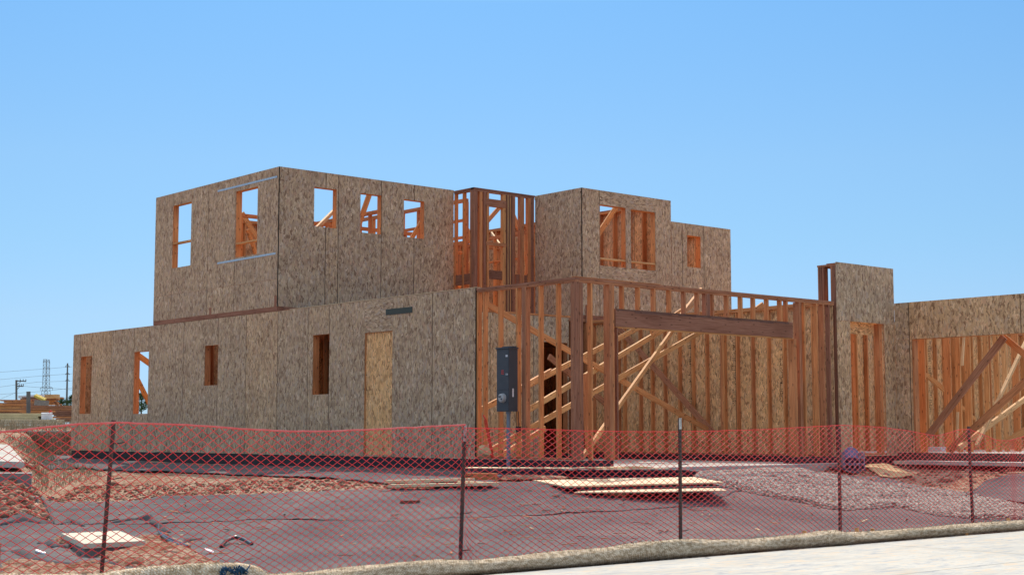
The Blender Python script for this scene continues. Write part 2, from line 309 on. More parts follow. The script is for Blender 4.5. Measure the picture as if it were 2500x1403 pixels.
# ------------------------------------------------------------------ mesh builder
class MB:
    def __init__(s): s.v = []; s.f = []; s.uv = []; s.t = []
    def quad(s, P, uvs, t):
        k = len(s.v); s.v += [tuple(p) for p in P]; s.f.append(tuple(range(k, k+len(P)))); s.uv += uvs; s.t.append(t)
    def box(s, lo, hi, ax=2, t=.5, off=None):
        """axis box; grain (v) runs along axis ax"""
        if off is None: off = (random.random()*50, random.random()*50)
        lo = [min(a, b) for a, b in zip(lo, hi)] if any(a > b for a, b in zip(lo, hi)) else list(lo)
        x0, y0, z0 = lo; x1, y1, z1 = hi
        if x1 < x0: x1 = x0
        C = [(x0, y0, z0), (x1, y0, z0), (x1, y1, z0), (x0, y1, z0), (x0, y0, z1), (x1, y0, z1), (x1, y1, z1), (x0, y1, z1)]
        for idx in ((0, 3, 2, 1), (4, 5, 6, 7), (0, 1, 5, 4), (1, 2, 6, 5), (2, 3, 7, 6), (3, 0, 4, 7)):
            P = [C[i] for i in idx]
            va = [a for a in range(3) if max(p[a] for p in P)-min(p[a] for p in P) > 1e-9]
            if len(va) < 2: va = [a for a in range(3)][:2]
            if ax in va: vv = ax; uu = [a for a in va if a != ax][0]
            else: uu, vv = va[0], va[1]
            s.quad(P, [(p[uu]+off[0], p[vv]+off[1]) for p in P], t)
    def beam(s, p, q, wd, ht, up=(0, 0, 1), t=.5):
        p = np.array(p, float); q = np.array(q, float); d = q-p; L = np.linalg.norm(d); d /= L
        u = np.array(up, float); a = np.cross(d, u); a /= np.linalg.norm(a); b = np.cross(a, d)
        o = (random.random()*50, random.random()*50)
        C = []
        for e in (p, q):
            for sa, sb in ((-1, -1), (1, -1), (1, 1), (-1, 1)): C.append(e+a*wd/2*sa+b*ht/2*sb)
        for i in range(4):
            j = (i+1) % 4; wl = wd if i % 2 == 0 else ht
            s.quad([C[i], C[j], C[4+j], C[4+i]], [(o[0], o[1]), (o[0]+wl, o[1]), (o[0]+wl, o[1]+L), (o[0], o[1]+L)], t)
        s.quad([C[3], C[2], C[1], C[0]], [(0, 0), (wd, 0), (wd, ht), (0, ht)], t)
        s.quad([C[4], C[5], C[6], C[7]], [(0, 0), (wd, 0), (wd, ht), (0, ht)], t)
    def tube(s, pts, r, n=8, t=.5, cap=True):
        pts = [np.array(p, float) for p in pts]; rs = r if hasattr(r, '__len__') else [r]*len(pts)
        rings = []; ln = 0
        up = np.array([0, 0, 1.0])
        for i, p in enumerate(pts):
            d = pts[min(i+1, len(pts)-1)]-pts[max(i-1, 0)]; d /= (np.linalg.norm(d)+1e-12)
            if abs(d @ up) > .95: up2 = np.array([1.0, 0, 0])
            else: up2 = up
            a = np.cross(d, up2); a /= np.linalg.norm(a); b = np.cross(a, d)
            if i: ln += np.linalg.norm(p-pts[i-1])
            rings.append(([p+rs[i]*(a*math.cos(2*math.pi*k/n)+b*math.sin(2*math.pi*k/n)) for k in range(n)], ln))
        for (A, l0), (B, l1), rr in zip(rings, rings[1:], rs):
            for k in range(n):
                j = (k+1) % n; c = 2*math.pi*rr/n
                s.quad([A[k], A[j], B[j], B[k]], [(k*c, l0), ((k+1)*c, l0), ((k+1)*c, l1), (k*c, l1)], t)
        if cap:
            s.quad(rings[0][0][::-1], [(0, 0)]*n, t); s.quad(rings[-1][0], [(0, 0)]*n, t)
    def prism(s, poly, dz, t=.5):
        """poly: list of 3D top points (any order), extruded down by dz"""
        top = [np.array(p, float) for p in poly]; n = len(top)
        ar = sum(top[i][0]*top[(i+1) % n][1]-top[(i+1) % n][0]*top[i][1] for i in range(n))
        if ar < 0: top = top[::-1]
        bot = [p-np.array([0, 0, dz]) for p in top]
        s.quad(top, [(p[0], p[1]) for p in top], t); s.quad(bot[::-1], [(p[0], p[1]) for p in bot[::-1]], t)
        for i in range(n):
            j = (i+1) % n; s.quad([bot[i], bot[j], top[j], top[i]], [(0, 0), (1, 0), (1, dz), (0, dz)], t)
    def build(s, name, mat, parent=None, smooth=False, origin=None):
        me = bpy.data.meshes.new(name); 
        v = np.array(s.v)
        o = bpy.data.objects.new(name, me)
        if origin is not None: v = v-np.array(origin); o.location = origin
        me.from_pydata(v.tolist(), [], s.f); uvl = me.uv_layers.new(name='UVMap')
        uvl.data.foreach_set('uv', np.array(s.uv, dtype=np.float32).ravel())
        a = me.attributes.new('tint', 'FLOAT', 'FACE'); a.data.foreach_set('value', np.array(s.t, dtype=np.float32))
        mats = mat if isinstance(mat, (list, tuple)) else [mat]
        for x in mats: me.materials.append(M[x])
        if smooth: me.polygons.foreach_set('use_smooth', [True]*len(me.polygons))
        COL.objects.link(o)
        if parent: o.parent = parent
        return o
def fast_mesh(name, V, Fc, mat, tint=None, smooth=False, parent=None):
    me = bpy.data.meshes.new(name); me.vertices.add(len(V)); me.vertices.foreach_set('co', np.asarray(V, np.float32).ravel())
    k = Fc.shape[1]; nf = len(Fc)
    me.loops.add(nf*k); me.loops.foreach_set('vertex_index', Fc.astype(np.int32).ravel())
    me.polygons.add(nf); me.polygons.foreach_set('loop_start', np.arange(nf, dtype=np.int32)*k)
    me.polygons.foreach_set('loop_total', np.full(nf, k, np.int32))
    me.update(calc_edges=True)
    if smooth: me.polygons.foreach_set('use_smooth', np.ones(nf, bool))
    if tint is not None:
        a = me.attributes.new('tint', 'FLOAT', 'FACE'); a.data.foreach_set('value', np.asarray(tint, np.float32))
    me.materials.append(M[mat]); o = bpy.data.objects.new(name, me); COL.objects.link(o)
    if parent: o.parent = parent
    return o
def tag(o, label=None, cat=None, group=None, kind=None):
    if label: o['label'] = label
    if cat: o['category'] = cat
    if group: o['group'] = group
    if kind: o['kind'] = kind
    return o
def empty(name, loc, label=None, cat=None, group=None):
    o = bpy.data.objects.new(name, None); o.empty_display_size = .2; o.location = loc; COL.objects.link(o)
    return tag(o, label, cat, group)
def child(root, mb, name, mat, **k):
    """part mesh given in world coordinates, parented to an empty"""
    o = mb.build(name, mat, None, **k)
    o.parent = root; o.matrix_parent_inverse = Matrix.Translation(root.location).inverted() if root.type == 'EMPTY' else Matrix()
    return o

# ------------------------------------------------------------------ setting: ground, walk
xs = np.concatenate([[-3000, -1200, -500, -200, -80, -40, -20, -10, -4], np.arange(0, 30, .11), [30.5, 32, 36, 42, 55, 80, 130, 250, 600, 1500, 4000]])
ys = np.concatenate([[-1500, -400, -100, -30, -5, 3, 7, 9.4], np.arange(9.9, 30, .11), np.arange(30, 48, .25), [50, 53, 57, 62, 70, 85, 110, 160, 260, 500, 1200, 4500]])
GX, GY = np.meshgrid(xs, ys, indexing='ij'); GZ = gz(GX, GY)
nx, ny = GX.shape; idx = np.arange(nx*ny).reshape(nx, ny)
Fq = np.stack([idx[:-1, :-1], idx[1:, :-1], idx[1:, 1:], idx[:-1, 1:]], -1).reshape(-1, 4)
tag(fast_mesh('ground', np.stack([GX, GY, GZ], -1).reshape(-1, 3), Fq, 'soil', smooth=True), 'reddish brown bare earth of the building lot', None, None, 'structure')
mb = MB()
ZW = -.80
yj = [10.08, 7.72, 6.0, 4.4]
for i in range(3):
    xx = -14.0
    while xx < 44:
        mb.box((xx+.007, yj[i+1]+.007, ZW-.14), (xx+5.6-.007, yj[i]-.007, ZW), 0, .5); xx += 5.6
mb.box((-14, 4.4, ZW-.16), (44, 10.07, ZW-.02), 0, .5)
tag(mb.build('pavement', 'concrete'), 'pale sunlit concrete walk along the lot', None, None, 'structure')
mb = MB(); mb.box((-60, -6, -1.04), (90, 4.39, -.96), 0, .5); M['asphalt'] = mat_simple('pale_street_concrete', (.40, .37, .33), .9, .2, .15, 3)  # unseen street, kept pale to bounce light onto the shaded walls
tag(mb.build('road', 'asphalt'), 'grey street surface beside the walk', None, None, 'structure')

# ------------------------------------------------------------------ HOUSE
house = empty('unfinished_house', (X0, YG, 0), 'two storey wood framed house under construction, sheathed in strand board with open studs', 'house')
def hpart(mb, name, mat): return child(house, mb, name, mat)
def sub(mb, name, mat, part):
    o = mb.build(name, mat); o.parent = part; o.matrix_parent_inverse = part.matrix_parent_inverse.copy()
    # parts keep world coordinates in their mesh; the part's own parent is the house
    o.matrix_parent_inverse = Matrix()
    return o
ST = .038
class Wall:
    """ax='X': plane x=c, runs along y ; ax='Y': plane y=c, runs along x. depth d grows away from the camera."""
    def __init__(s, ax, c): s.ax = ax; s.c = c
    def b(s, mb, a0, a1, d0, d1, z0, z1, g=2, t=.5, off=None):
        if s.ax == 'X': lo, hi = (s.c+d0, a0, z0), (s.c+d1, a1, z1); gg = {0: 1, 1: 0, 2: 2}[g]
        else: lo, hi = (a0, s.c+d0, z0), (a1, s.c+d1, z1); gg = {0: 0, 1: 1, 2: 2}[g]
        mb.box(lo, hi, gg, t, off)
    def px(s, x, y): return onX(x, y, s.c) if s.ax == 'X' else onY(x, y, s.c)
    def ap(s, x, y=900): return s.px(x, y)[1 if s.ax == 'X' else 0]
    def rect(s, xl, xr, yt, yb):
        """opening from pixel box: (a0,a1,z0,z1); left edge measured, heights at the left edge"""
        p = s.px(xl, (yt+yb)/2); q = s.px(xr, (yt+yb)/2); k = 1 if s.ax == 'X' else 0
        z1 = s.px(xl, yt)[2]; z0 = s.px(xl, yb)[2]
        return (min(p[k], q[k]), max(p[k], q[k]), z0, z1)
def sheath(W, a0, a1, z0, z1, seams, ops, d0=0.0, th=.012, tone=.5, hz=(), gap=.012):
    mb = MB(); S = sorted([a0]+[x for x in seams if a0 < x < a1]+[a1])
    for x in S[1:-1]:                                    # near-black strip set behind each joint to darken it, broken by openings
        zz = [(z0, z1)]
        for o in ops:
            if o[0]-.02 < x < o[1]+.02:
                zz = [q for (p_, q_) in zz for q in ((p_, min(q_, o[2])), (max(p_, o[3]), q_)) if q[1]-q[0] > .02]
        for p_, q_ in zz: W.b(mb, x-gap*.7, x+gap*.7, d0+th*.45, d0+th*.8, p_+.003, q_-.003, 2, -1)
    for i in range(len(S)-1):
        l, r = S[i]+gap/2, S[i+1]-gap/2
        zs = [z0]+[h for h in hz if z0 < h < z1]+[z1]
        for k in range(len(zs)-1):
            b0, t0 = zs[k]+(.002 if k else 0), zs[k+1]-(.002 if k < len(zs)-2 else 0)
            tt = min(1, max(0, tone+random.uniform(-.16, .13))); off = (random.random()*40, random.random()*40)
            # split the sheet round the openings
            cuts = sorted({l, r} | {min(max(e, l), r) for o in ops for e in o[:2]})
            for c0, c1 in zip(cuts, cuts[1:]):
                if c1-c0 < 1e-4: continue
                mid = (c0+c1)/2; segs = [(b0, t0)]
                for o in ops:
                    if o[0] < mid < o[1]:
                        ns = []
                        for (p, q) in segs:
                            if o[2] > p: ns.append((p, min(q, o[2])))
                            if o[3] < q: ns.append((max(p, o[3]), q))
                        segs = [x for x in ns if x[1]-x[0] > .002]
                for p, q in segs: W.b(mb, c0, c1, d0, d0+th, p, q, 2, tt, off)
    return mb
def opening_frame(W, o, dep, d0=.012, t=.52, rail=None, tr=.72):
    """rough opening: trimmers, header, sill (and a mid rail)"""
    mb = MB(); a0, a1, z0, z1 = o
    W.b(mb, a0-ST, a0+.002, d0, d0+dep, z0-ST, z1+ST, 2, t+random.uniform(-.06, .06)); W.b(mb, a1-.002, a1+ST, d0, d0+dep, z0-ST, z1+ST, 2, t+random.uniform(-.06, .06))
    W.b(mb, a0, a1, d0+.001, d0+dep-.001, z1-.002, z1+.2, 0, t+.06); W.b(mb, a0, a1, d0+.001, d0+dep-.001, z0-ST, z0+.002, 0, t+.1)
    if rail: W.b(mb, a0, a1, d0+.004, d0+dep*.75, rail, rail+ST, 0, tr)
    return mb
def studs(W, part, a0, a1, z0, z1, dep, d0=.012, sp=.406, t=.5, skip=(), one=True, jit=.012, name='stud', stuff=True):
    mb = MB(); a = a0
    while a < a1-ST/2:
        if not any(s0-ST < a < s1 for s0, s1 in skip):
            aa = a+random.uniform(-jit, jit)
            W.b(mb, aa, aa+ST, d0, d0+dep, z0, z1, 2, t+random.uniform(-.12, .12))
        a += sp
    if mb.v:
        o = sub(mb, name, 'wood', part)
        o['kind'] = 'stuff'
def stud1(W, part, a, z0, z1, dep, d0=.012, wd=ST, t=.5, name='stud'):
    mb = MB(); n = max(1, round(wd/ST))
    for k in range(n):
        W.b(mb, a+k*wd/n+(.0008 if k else 0), a+(k+1)*wd/n, d0+random.uniform(0, .002), d0+dep, z0, z1, 2, t+random.uniform(-.09, .09))
    return sub(mb, name, 'wood', part)
def plates(W, part, a0, a1, zt, dep, d0=.012, t=.3, bottom=None, tb=.45, n=2):
    mb = MB()
    for k in range(n): W.b(mb, a0+random.uniform(0, .01), a1, d0-.004*k, d0+dep, zt-ST*(k+1)+.001, zt-ST*k-.001, 0, t+random.uniform(-.08, .08))
    sub(mb, 'top_plate', 'wood', part)
    if bottom is not None:
        mb = MB(); W.b(mb, a0, a1, d0, d0+dep, bottom, bottom+ST, 0, tb); sub(mb, 'bottom_plate', 'wood', part)

# --- foundation
mb = MB()
mb.box((X0+.02, YG+.02, -.9), (X0+.22, 36.0, -.004), 1); mb.box((X0+.22, 35.8, -.9), (17.2, 36.0, -.004), 0)
mb.box((X0+.22, YG+.02, -.9), (17.03, YG+.2, -.004), 0); mb.box((21.62, YG+.02, -.9), (25.1, YG+.22, -.004), 0)
mb.box((XR-.2, YG+.22, -.9), (XR, YP, -.002), 1); mb.box((X0+.22, YP+.005, -.9), (XE, YP+.2, -.004), 0)
mb.box((X0+.22, YP+.2, -.5), (XE, 35.8, -.02), 0)
fnd = hpart(mb, 'foundation', 'black')
mb = MB(); mb.box((16.38, 16.68, -.42), (22.75, 23.84, -.12), 0); hpart(mb, 'garage_floor', 'concrete')
# --- lower side wall (long)
W = Wall('X', X0)
o1 = W.rect(195, 223, 871, 1010); o2 = W.rect(326, 361, 859, 1010); o3 = W.rect(499, 532, 844, 941); o4 = W.rect(763, 803, 818, 963)
dr = W.rect(890, 957, 813, 1112); dr = (dr[0], dr[1], .03, dr[3])
seam = [W.ap(x) for x in (195, 271, 326, 362, 447, 531, 600, 677, 751, 803, 890, 957, 1055)]
wall = hpart(sheath(W, 19.69, 36.02, 0, 2.945, seam, [o1, o2, o3, o4, dr], gap=.017), 'sheathed_wall', 'osb')
for o in (o1, o2, o3, o4): sub(opening_frame(W, o, .14, t=.46), 'window_frame', 'wood', wall)
sub(opening_frame(W, dr, .14, t=.55), 'door_frame', 'wood', wall)
mb = MB(); W.b(mb, dr[0], dr[1], .03, .045, .02, dr[3], 2, 1.0); sub(mb, 'door_panel', 'osb', wall)['label'] = 'fresh yellow strand board closing the door opening'
mb = MB(); W.b(mb, dr[0]-.01, dr[1]+.01, -.004, -.0005, dr[3]+.004, 2.944, 0, .36); sub(mb, 'header_board', 'osb', wall)
plates(W, wall, 19.69, 36.0, 2.952, .14, t=.35)
mb = MB(); W.b(mb, 19.69, 25.7, -.002, .14, 2.953, 2.962, 0, .9); sub(mb, 'edge_strip', 'ply', wall)  # pale strip added to draw the bright line along the wall top
studs(W, wall, 19.75, 36, 0, 2.9, .14, sp=.406, t=.5, skip=[(o[0], o[1]) for o in (o1, o2, o3, o4, dr)])
mb = MB(); p = W.px(943, 757); q = W.px(1007, 752); W.b(mb, min(p[1], q[1]), max(p[1], q[1]), -.012, -.001, 2.63, 2.74, 0, .5); sub(mb, 'metal_strap', 'green', wall)
# low roof deck edge, pale strip on top plates near garage
W2 = Wall('Y', 36.02); mb = sheath(W2, X0+.02, 17.05, 0, 2.945, [], [], d0=-.012); w2 = hpart(mb, 'sheathed_wall', 'osb'); studs(W2, w2, 16.3, 17.0, 0, 2.9, .14, d0=-.155)
# --- garage: open side wall
g1 = MB(); W.b(g1, YG, 19.69, .004, .105, 2.903, 2.94, 0, .22); W.b(g1, YG, 19.69, .012, .101, 2.865, 2.902, 0, .32)
g1 = hpart(g1, 'framed_wall', 'wood')
for l, n_, t in ((1162, 1, .58), (1177, 1, .5), (1215, 1, .55), (1258, 1, .62), (1272.5, 3, .3), (1313, 1, .56), (1356, 1, .6)):
    a = W.ap(l)-ST*n_; stud1(W, g1, a, 0, 2.864, .089, .012, ST*n_, t)
stud1(W, g1, YG+.002, 0, 2.864, .089, .012, .114, .33, 'corner_post')
mb = MB(); W.b(mb, YG+.12, 19.69, .012, .101, .002, .038, 0, .3); sub(mb, 'bottom_plate', 'wood', g1)
# --- garage: front wall with door beam
W = Wall('Y', YG)
g2 = MB(); W.b(g2, X0+.11, XR+.02, .004, .105, 2.903, 2.94, 0, .3); W.b(g2, X0+.11, XR+.02, .012, .101, 2.865, 2.902, 0, .36)
W.b(g2, X0+.02, X0+2.0, -.003, .1, 2.942, 2.952, 0, .45)
g2 = hpart(g2, 'framed_wall', 'wood')
stud1(W, g2, X0+.115, 0, 2.864, .089, .012, .076, .3, 'corner_post')
stud1(W, g2, W.ap(1449)-ST, 0, 2.864, .089, .012, ST, .6)
stud1(W, g2, W.ap(1490), 0, 2.864, .14, .012, .038*3, .35, 'door_post'); stud1(W, g2, W.ap(1497)+.105, 0, 2.17, .14, .012, .03, .3, 'door_trimmer')
bx0 = W.ap(1497)+.02; bx1 = W.ap(1937)
mb = MB(); W.b(mb, bx0+.04, bx1, -.006, .12, 2.185, 2.475, 0, .21); sub(mb, 'door_beam', 'wood', g2)
mb = MB(); a_ = bx0+.05
while a_ < bx1-.2:
    l_ = random.uniform(.15, .5); W.b(mb, a_, min(a_+l_, bx1), -.0085, -.0055, 2.475-random.uniform(.02, .06), 2.476, 0, -.0); a_ += l_+.001
sub(mb, 'dark_stain', 'wood', g2)['kind'] = 'stuff'
mb = MB(); W.b(mb, bx0+.06, bx1-.01, .015, .11, 2.168, 2.184, 0, .75); sub(mb, 'beam_soffit_board', 'wood', g2)
for r, n_, t in ((1527, 1, .45), (1566, 1, .5), (1604, 1, .36), (1642, 1, .42), (1678, 1, .4), (1711, 1, .45), (1737, 3, .22), (1747, 1, .45), (1783, 1, .5), (1817, 1, .5), (1848, 1, .55), (1881, 1, .5), (1913, 1, .56), (1928, 1, .5)):
    stud1(W, g2, W.ap(r)-ST*n_, 2.476, 2.864, .089, .012, ST*n_, t, 'cripple_stud')
stud1(W, g2, W.ap(1946)-.06, 0, 2.17, .14, .012, .076, .45, 'door_trimmer'); stud1(W, g2, W.ap(1962)-.09, 0, 2.864, .14, .012, .076, .3, 'door_post')
for l, t in ((22.05, .5), (22.42, .55), (22.62, .35), (22.80, .3)): stud1(W, g2, l, 0, 2.864, .089, .012, ST, t)
# --- garage: right wall seen from inside
W = Wall('X', XR-.10)
seam = [17.2+1.22*k for k in range(7)]
wall = hpart(sheath(W, YG+.02, YP, .0, 2.93, seam, [], d0=.09, tone=.92), 'sheathed_wall', 'osb')  # tone raised: light bounced off the floor is put into the board colour
for l, n_, t in ((1561, 1, .5), (1590, 1, .42), (1621, 1, .52), (1657, 1, .5), (1690, 1, .5), (1724, 1, .55), (1760, 2, .38), (1767, 1, .6), (1799, 1, .55), (1836, 1, .5), (1875, 1, .58), (1914, 1, .6), (1522, 1, .5)):
    stud1(W, wall, onX(l, 950, W.c)[1]-ST*n_+.02, .03, 2.86, .089, 0, ST*n_, t)
for a in (22.92, 23.3, 23.7, 17.62, 17.45): stud1(W, wall, a, .03, 2.86, .089, 0, ST, .45+random.uniform(-.1, .1))
plates(W, wall, YG+.12, YP+.4, 2.94, .1, d0=0, t=.5, bottom=-.01, tb=.3)
mb = MB(); W.b(mb, YG+.2, YP, -.06, .0, -.14, -.011, 0, .1); hpart(mb, 'stem_curb', 'black')
# grade stamps inked on the boards: columns of short strokes
for l, y0, y1 in ((1575, 815, 985), (1677, 800, 985), (1784, 815, 985), (1900, 830, 985)):
    mb = MB(); a = onX(l, 900, W.c)[1]-.06; zt = onX(l, y0, W.c)[2]; zb = onX(l, y1, W.c)[2]; z = zb
    while z < zt:
        hgt = random.uniform(.012, .03)
        for c in range(3):
            if random.random() < .8:
                s0 = a+c*.033+random.uniform(0, .006); W.b(mb, s0, s0+random.uniform(.010, .026), .087, .0895, z, z+hgt*random.choice((.35, .35, 1)), 0, .5)
        z += hgt+(.02 if random.random() > .15 else .09)
    sub(mb, 'grade_stamp', 'ink', wall)['kind'] = 'stuff'
# --- lower house front wall (behind the garage) and rooms
W = Wall('Y', YP)
dd = (W.ap(1322), W.ap(1386), -.1, 2.42)
seam = [X0+.15+1.22*k for k in range(1, 6)]
wall = hpart(sheath(W, X0+.16, 22.25, -.1, 2.975, seam, [dd], tone=.55), 'sheathed_wall', 'osb')
sub(opening_frame(W, (dd[0], dd[1], 0.0, 2.42), .14, t=.4), 'door_frame', 'wood', wall)
studs(W, wall, X0+.2, XE, 0, 2.9, .14, skip=[dd[:2]])
for a in (22.32, 22.46, 22.62, 22.78, 23.2): stud1(W, wall, a, 0, 2.9, .14, 0, ST, .38)
plates(W, wall, X0+.16, XE, 2.99, .14, t=.35)
W = Wall('Y', 31.5); wall = hpart(sheath(W, X0+.16, XE, -.02, 2.97, [X0+1.22*k for k in range(1, 10)], [(18.2, 19.1, .5, 2.2)], d0=.14, tone=.8), 'sheathed_wall', 'osb')
studs(W, wall, X0+.3, XE-.2, 0, 2.9, .14, d0=0, t=.45)
W = Wall('X', XE-.16); wall = hpart(sheath(W, YP+.2, 31.4, -.02, 2.97, [], [], d0=.14, tone=.8), 'sheathed_wall', 'osb'); studs(W, wall, YP+.3, 31.4, 0, 2.9, .14, d0=0, t=.45)
# --- floor decks
mb = MB(); mb.box((20.2, YP+.02, 2.992), (XE-.02, 31.65, 3.03), 0, .5); mb.box((X0+.16, YU+.02, 2.992), (20.199, 28.0, 3.03), 0, .5)
deck = hpart(mb, 'floor_deck', 'wood')
for k in range(13):
    mb = MB(); mb.box((X0+.2+k*.85, YP+.2, 2.72), (X0+.24+k*.85, 31.45, 2.985), 1, .4); sub(mb, 'joist', 'wood', deck)
# --- upper storey
W = Wall('X', X0)
ua = W.rect(421, 466, 503, 655); ub = W.rect(575, 628, 468, 629)
seam = [W.ap(x, 600) for x in (421, 507, 573)]
wall = hpart(sheath(W, YU, 31.67, 3.05, 5.985, seam, [ua, ub], tone=.38, gap=.017, hz=(3.62,)), 'sheathed_wall', 'osb')
sub(opening_frame(W, ua, .14, t=.6, rail=W.px(421, 597)[2]), 'window_frame', 'wood', wall); sub(opening_frame(W, ub, .14, t=.6, rail=W.px(575, 597)[2]), 'window_frame', 'wood', wall)
plates(W, wall, YU+.02, 31.6, 5.98, .14, t=.4); studs(W, wall, YU+.06, 31.6, 3.07, 5.9, .14, skip=[ua[:2], ub[:2]])
mb = MB(); W.b(mb, YU+.01, 31.66, .002, .15, 2.954, 3.06, 0, .22); W.b(mb, YU+.03, YU+.12, -.003, .012, 3.04, 3.28, 2, .25); W.b(mb, W.ap(517, 700), W.ap(512, 700), -.003, .012, 3.04, 3.2, 2, .25); sub(mb, 'rim_board', 'wood', wall)
for (xa, ya, xb, yb) in ((532, 468, 677, 430), (531, 643, 673, 618)):
    p = W.px(xa, ya); q = W.px(xb, yb); mb = MB(); z = (p[2]+q[2])/2
    W.b(mb, q[1], p[1], -.006, -.001, z-.02, z+.02, 0, .5)
    k = q[1]
    while k < p[1]-.06: W.b(mb, k+.03, k+.045, -.0065, -.006, z-.018, z+.018, 0, .5); k += .09
    sub(mb, 'metal_strap', 'galv', wall)
W = Wall('Y', YU)
ops = [W.rect(767, 822, 456, 552), W.rect(880, 931, 471, 567), W.rect(986, 1036, 486, 578)]
seam = [W.ap(x, 550) for x in (795, 826, 931, 1011)]
wall = hpart(sheath(W, X0+.002, XB, 3.05, 5.985, seam, ops, tone=.42, gap=.016), 'sheathed_wall', 'osb')
for o in ops: sub(opening_frame(W, o, .14, t=.55), 'window_frame', 'wood', wall)
plates(W, wall, X0+.16, XB, 5.98, .14, t=.4); studs(W, wall, X0+.2, XB, 3.07, 5.9, .14, skip=[o[:2] for o in ops])
mb = MB(); W.b(mb, X0+.155, XB, .002, .15, 2.965, 3.06, 0, .22); sub(mb, 'rim_board', 'wood', wall)
for cx_, cy_, z0_, z1_ in ((X0, YU, 3.05, 5.98), (X0, 19.685, 0.0, 2.95), (XP, YP, 3.06, 5.95)):
    mb = MB(); mb.box((cx_-.003, cy_-.003, z0_), (cx_+.012, cy_+.014, z1_), 2, -1); sub(mb, 'corner_joint', 'osb', wall)
# bay of open framing
W = Wall('X', XB-.0); b1 = MB(); W.b(b1, YB, YU-.002, -.01, .1, 5.93, 5.965, 0, .2); W.b(b1, YB, YU-.002, 0, .09, 5.89, 5.928, 0, .25)
b1 = hpart(b1, 'framed_wall', 'wood')
for a, t in ((YU-.05, .5), (25.83, .45), (25.55, .3)): stud1(W, b1, a, 3.06, 5.888, .089, 0, ST, t)
for z0, t in ((3.28, .3), (3.78, .2)): mb = MB(); W.b(mb, YB+.1, YU-.01, .02, .06, z0, z0+(.05 if z0 < 3.5 else .24), 0, t); sub(mb, 'blocking', 'wood', b1)
W = Wall('Y', YB); b2 = MB(); W.b(b2, XB-.01, XP+.02, -.01, .1, 5.93, 5.965, 0, .15); W.b(b2, XB+.1, XP, 0, .09, 5.89, 5.928, 0, .25)
b2 = hpart(b2, 'framed_wall', 'wood')
def bp(l, r): a = W.ap(l, 600); b = W.ap(r, 600); return a, b
stud1(W, b2, XB+.002, 3.06, 5.888, .14, 0, .11, .28, 'corner_post')
for l, r, t in ((1171, 1178, .55), (1181, 1187, .33), (1189, 1194, .6), (1228, 1235, .6), (1251, 1258, .25), (1270, 1280, .32), (1289, 1296, .4)):
    a, b = bp(l, r); stud1(W, b2, a, 3.06, 5.888, .089, 0, max(.03, b-a), t)
stud1(W, b2, XP-.12, 3.06, 5.888, .14, 0, .114, .18, 'corner_post')
a, b = bp(1236, 1250)
mb = MB()
for k in range(5): W.b(mb, a+k*(b-a)/5, a+(k+.75)*(b-a)/5, -.02+.01*(k % 2), .1, 2.75, 5.888, 2, (.1, .8, .05, .7, .1)[k])
sub(mb, 'ply_strips', 'wood', b2)
a, b = bp(1187, 1236); mb = MB(); W.b(mb, a, b, .0, .088, 5.58, 5.75, 0, .28); sub(mb, 'header', 'wood', b2)
mb = MB(); W.b(mb, a, b, -.004, .085, 4.68, 4.76, 0, .38); sub(mb, 'window_sill', 'wood', b2)
mb = MB(); W.b(mb, a, b, .03, .07, 3.92, 4.12, 0, .12); W.b(mb, W.ap(1262, 600), XP-.1, .03, .07, 3.85, 4.08, 0, .2); W.b(mb, W.ap(1262, 600), XP-.1, .02, .08, 3.75, 3.78, 0, .6); sub(mb, 'blocking', 'wood', b2)
mb = MB(); W.b(mb, XB, XP, .01, .15, 2.98, 3.06, 0, .22); W.b(mb, W.ap(1210, 600), XP, -.0, .01, 2.84, 3.0, 0, .2); sub(mb, 'rim_board', 'wood', b2)
# projecting room
W = Wall('X', XP); wall = hpart(sheath(W, YP+.002, YB-.02, 3.05, 5.955, [], [], tone=.36), 'sheathed_wall', 'osb')
studs(W, wall, YP+.2, YB, 3.07, 5.9, .14); plates(W, wall, YP+.16, YB, 5.94, .14)
W = Wall('Y', YP)
ops = [W.rect(1465, 1528, 499, 649), W.rect(1541, 1600, 511, 655)]; o3 = W.rect(1678, 1711, 574, 651)
seam = [W.ap(x, 600) for x in (1464, 1600, 1666, 1718)]
mb = sheath(W, XP+.002, 25.60, 3.07, 5.955, seam, ops, tone=.34, gap=.016); mb2 = sheath(W, 25.602, XE, 3.07, 5.46, seam, [o3], tone=.38, gap=.016)
k = len(mb.v); mb.v += mb2.v; mb.f += [tuple(i+k for i in f) for f in mb2.f]; mb.uv += mb2.uv; mb.t += mb2.t
wall = hpart(mb, 'sheathed_wall', 'osb')
for o in ops: sub(opening_frame(W, o, .14, t=.55, rail=W.px(1465, 632)[2], tr=.8), 'window_frame', 'wood', wall)
sub(opening_frame(W, o3, .14, t=.5), 'window_frame', 'wood', wall)
for z0_, z1_ in ((ops[0][3]+.004, 5.95), (3.62, ops[1][2]-.004)):
    mb = MB(); W.b(mb, ops[0][0]-.01, ops[1][1]+.01, -.004, -.0005, z0_, z1_, 0, .33); sub(mb, 'header_board' if z0_ > 5 else 'sill_board', 'osb', wall)
plates(W, wall, XP+.16, 25.6, 5.95, .14); plates(W, wall, 25.6, XE, 5.45, .14)
studs(W, wall, XP+.2, XE-.1, 3.07, 5.4, .14, skip=[o[:2] for o in ops+[o3]])
mb = MB(); W.b(mb, XP+.01, XE, .01, .15, 2.992, 3.068, 0, .22); W.b(mb, XP+.1, XP+.2, -.02, -.001, 2.9, 3.3, 2, .3); sub(mb, 'rim_board', 'wood', wall)
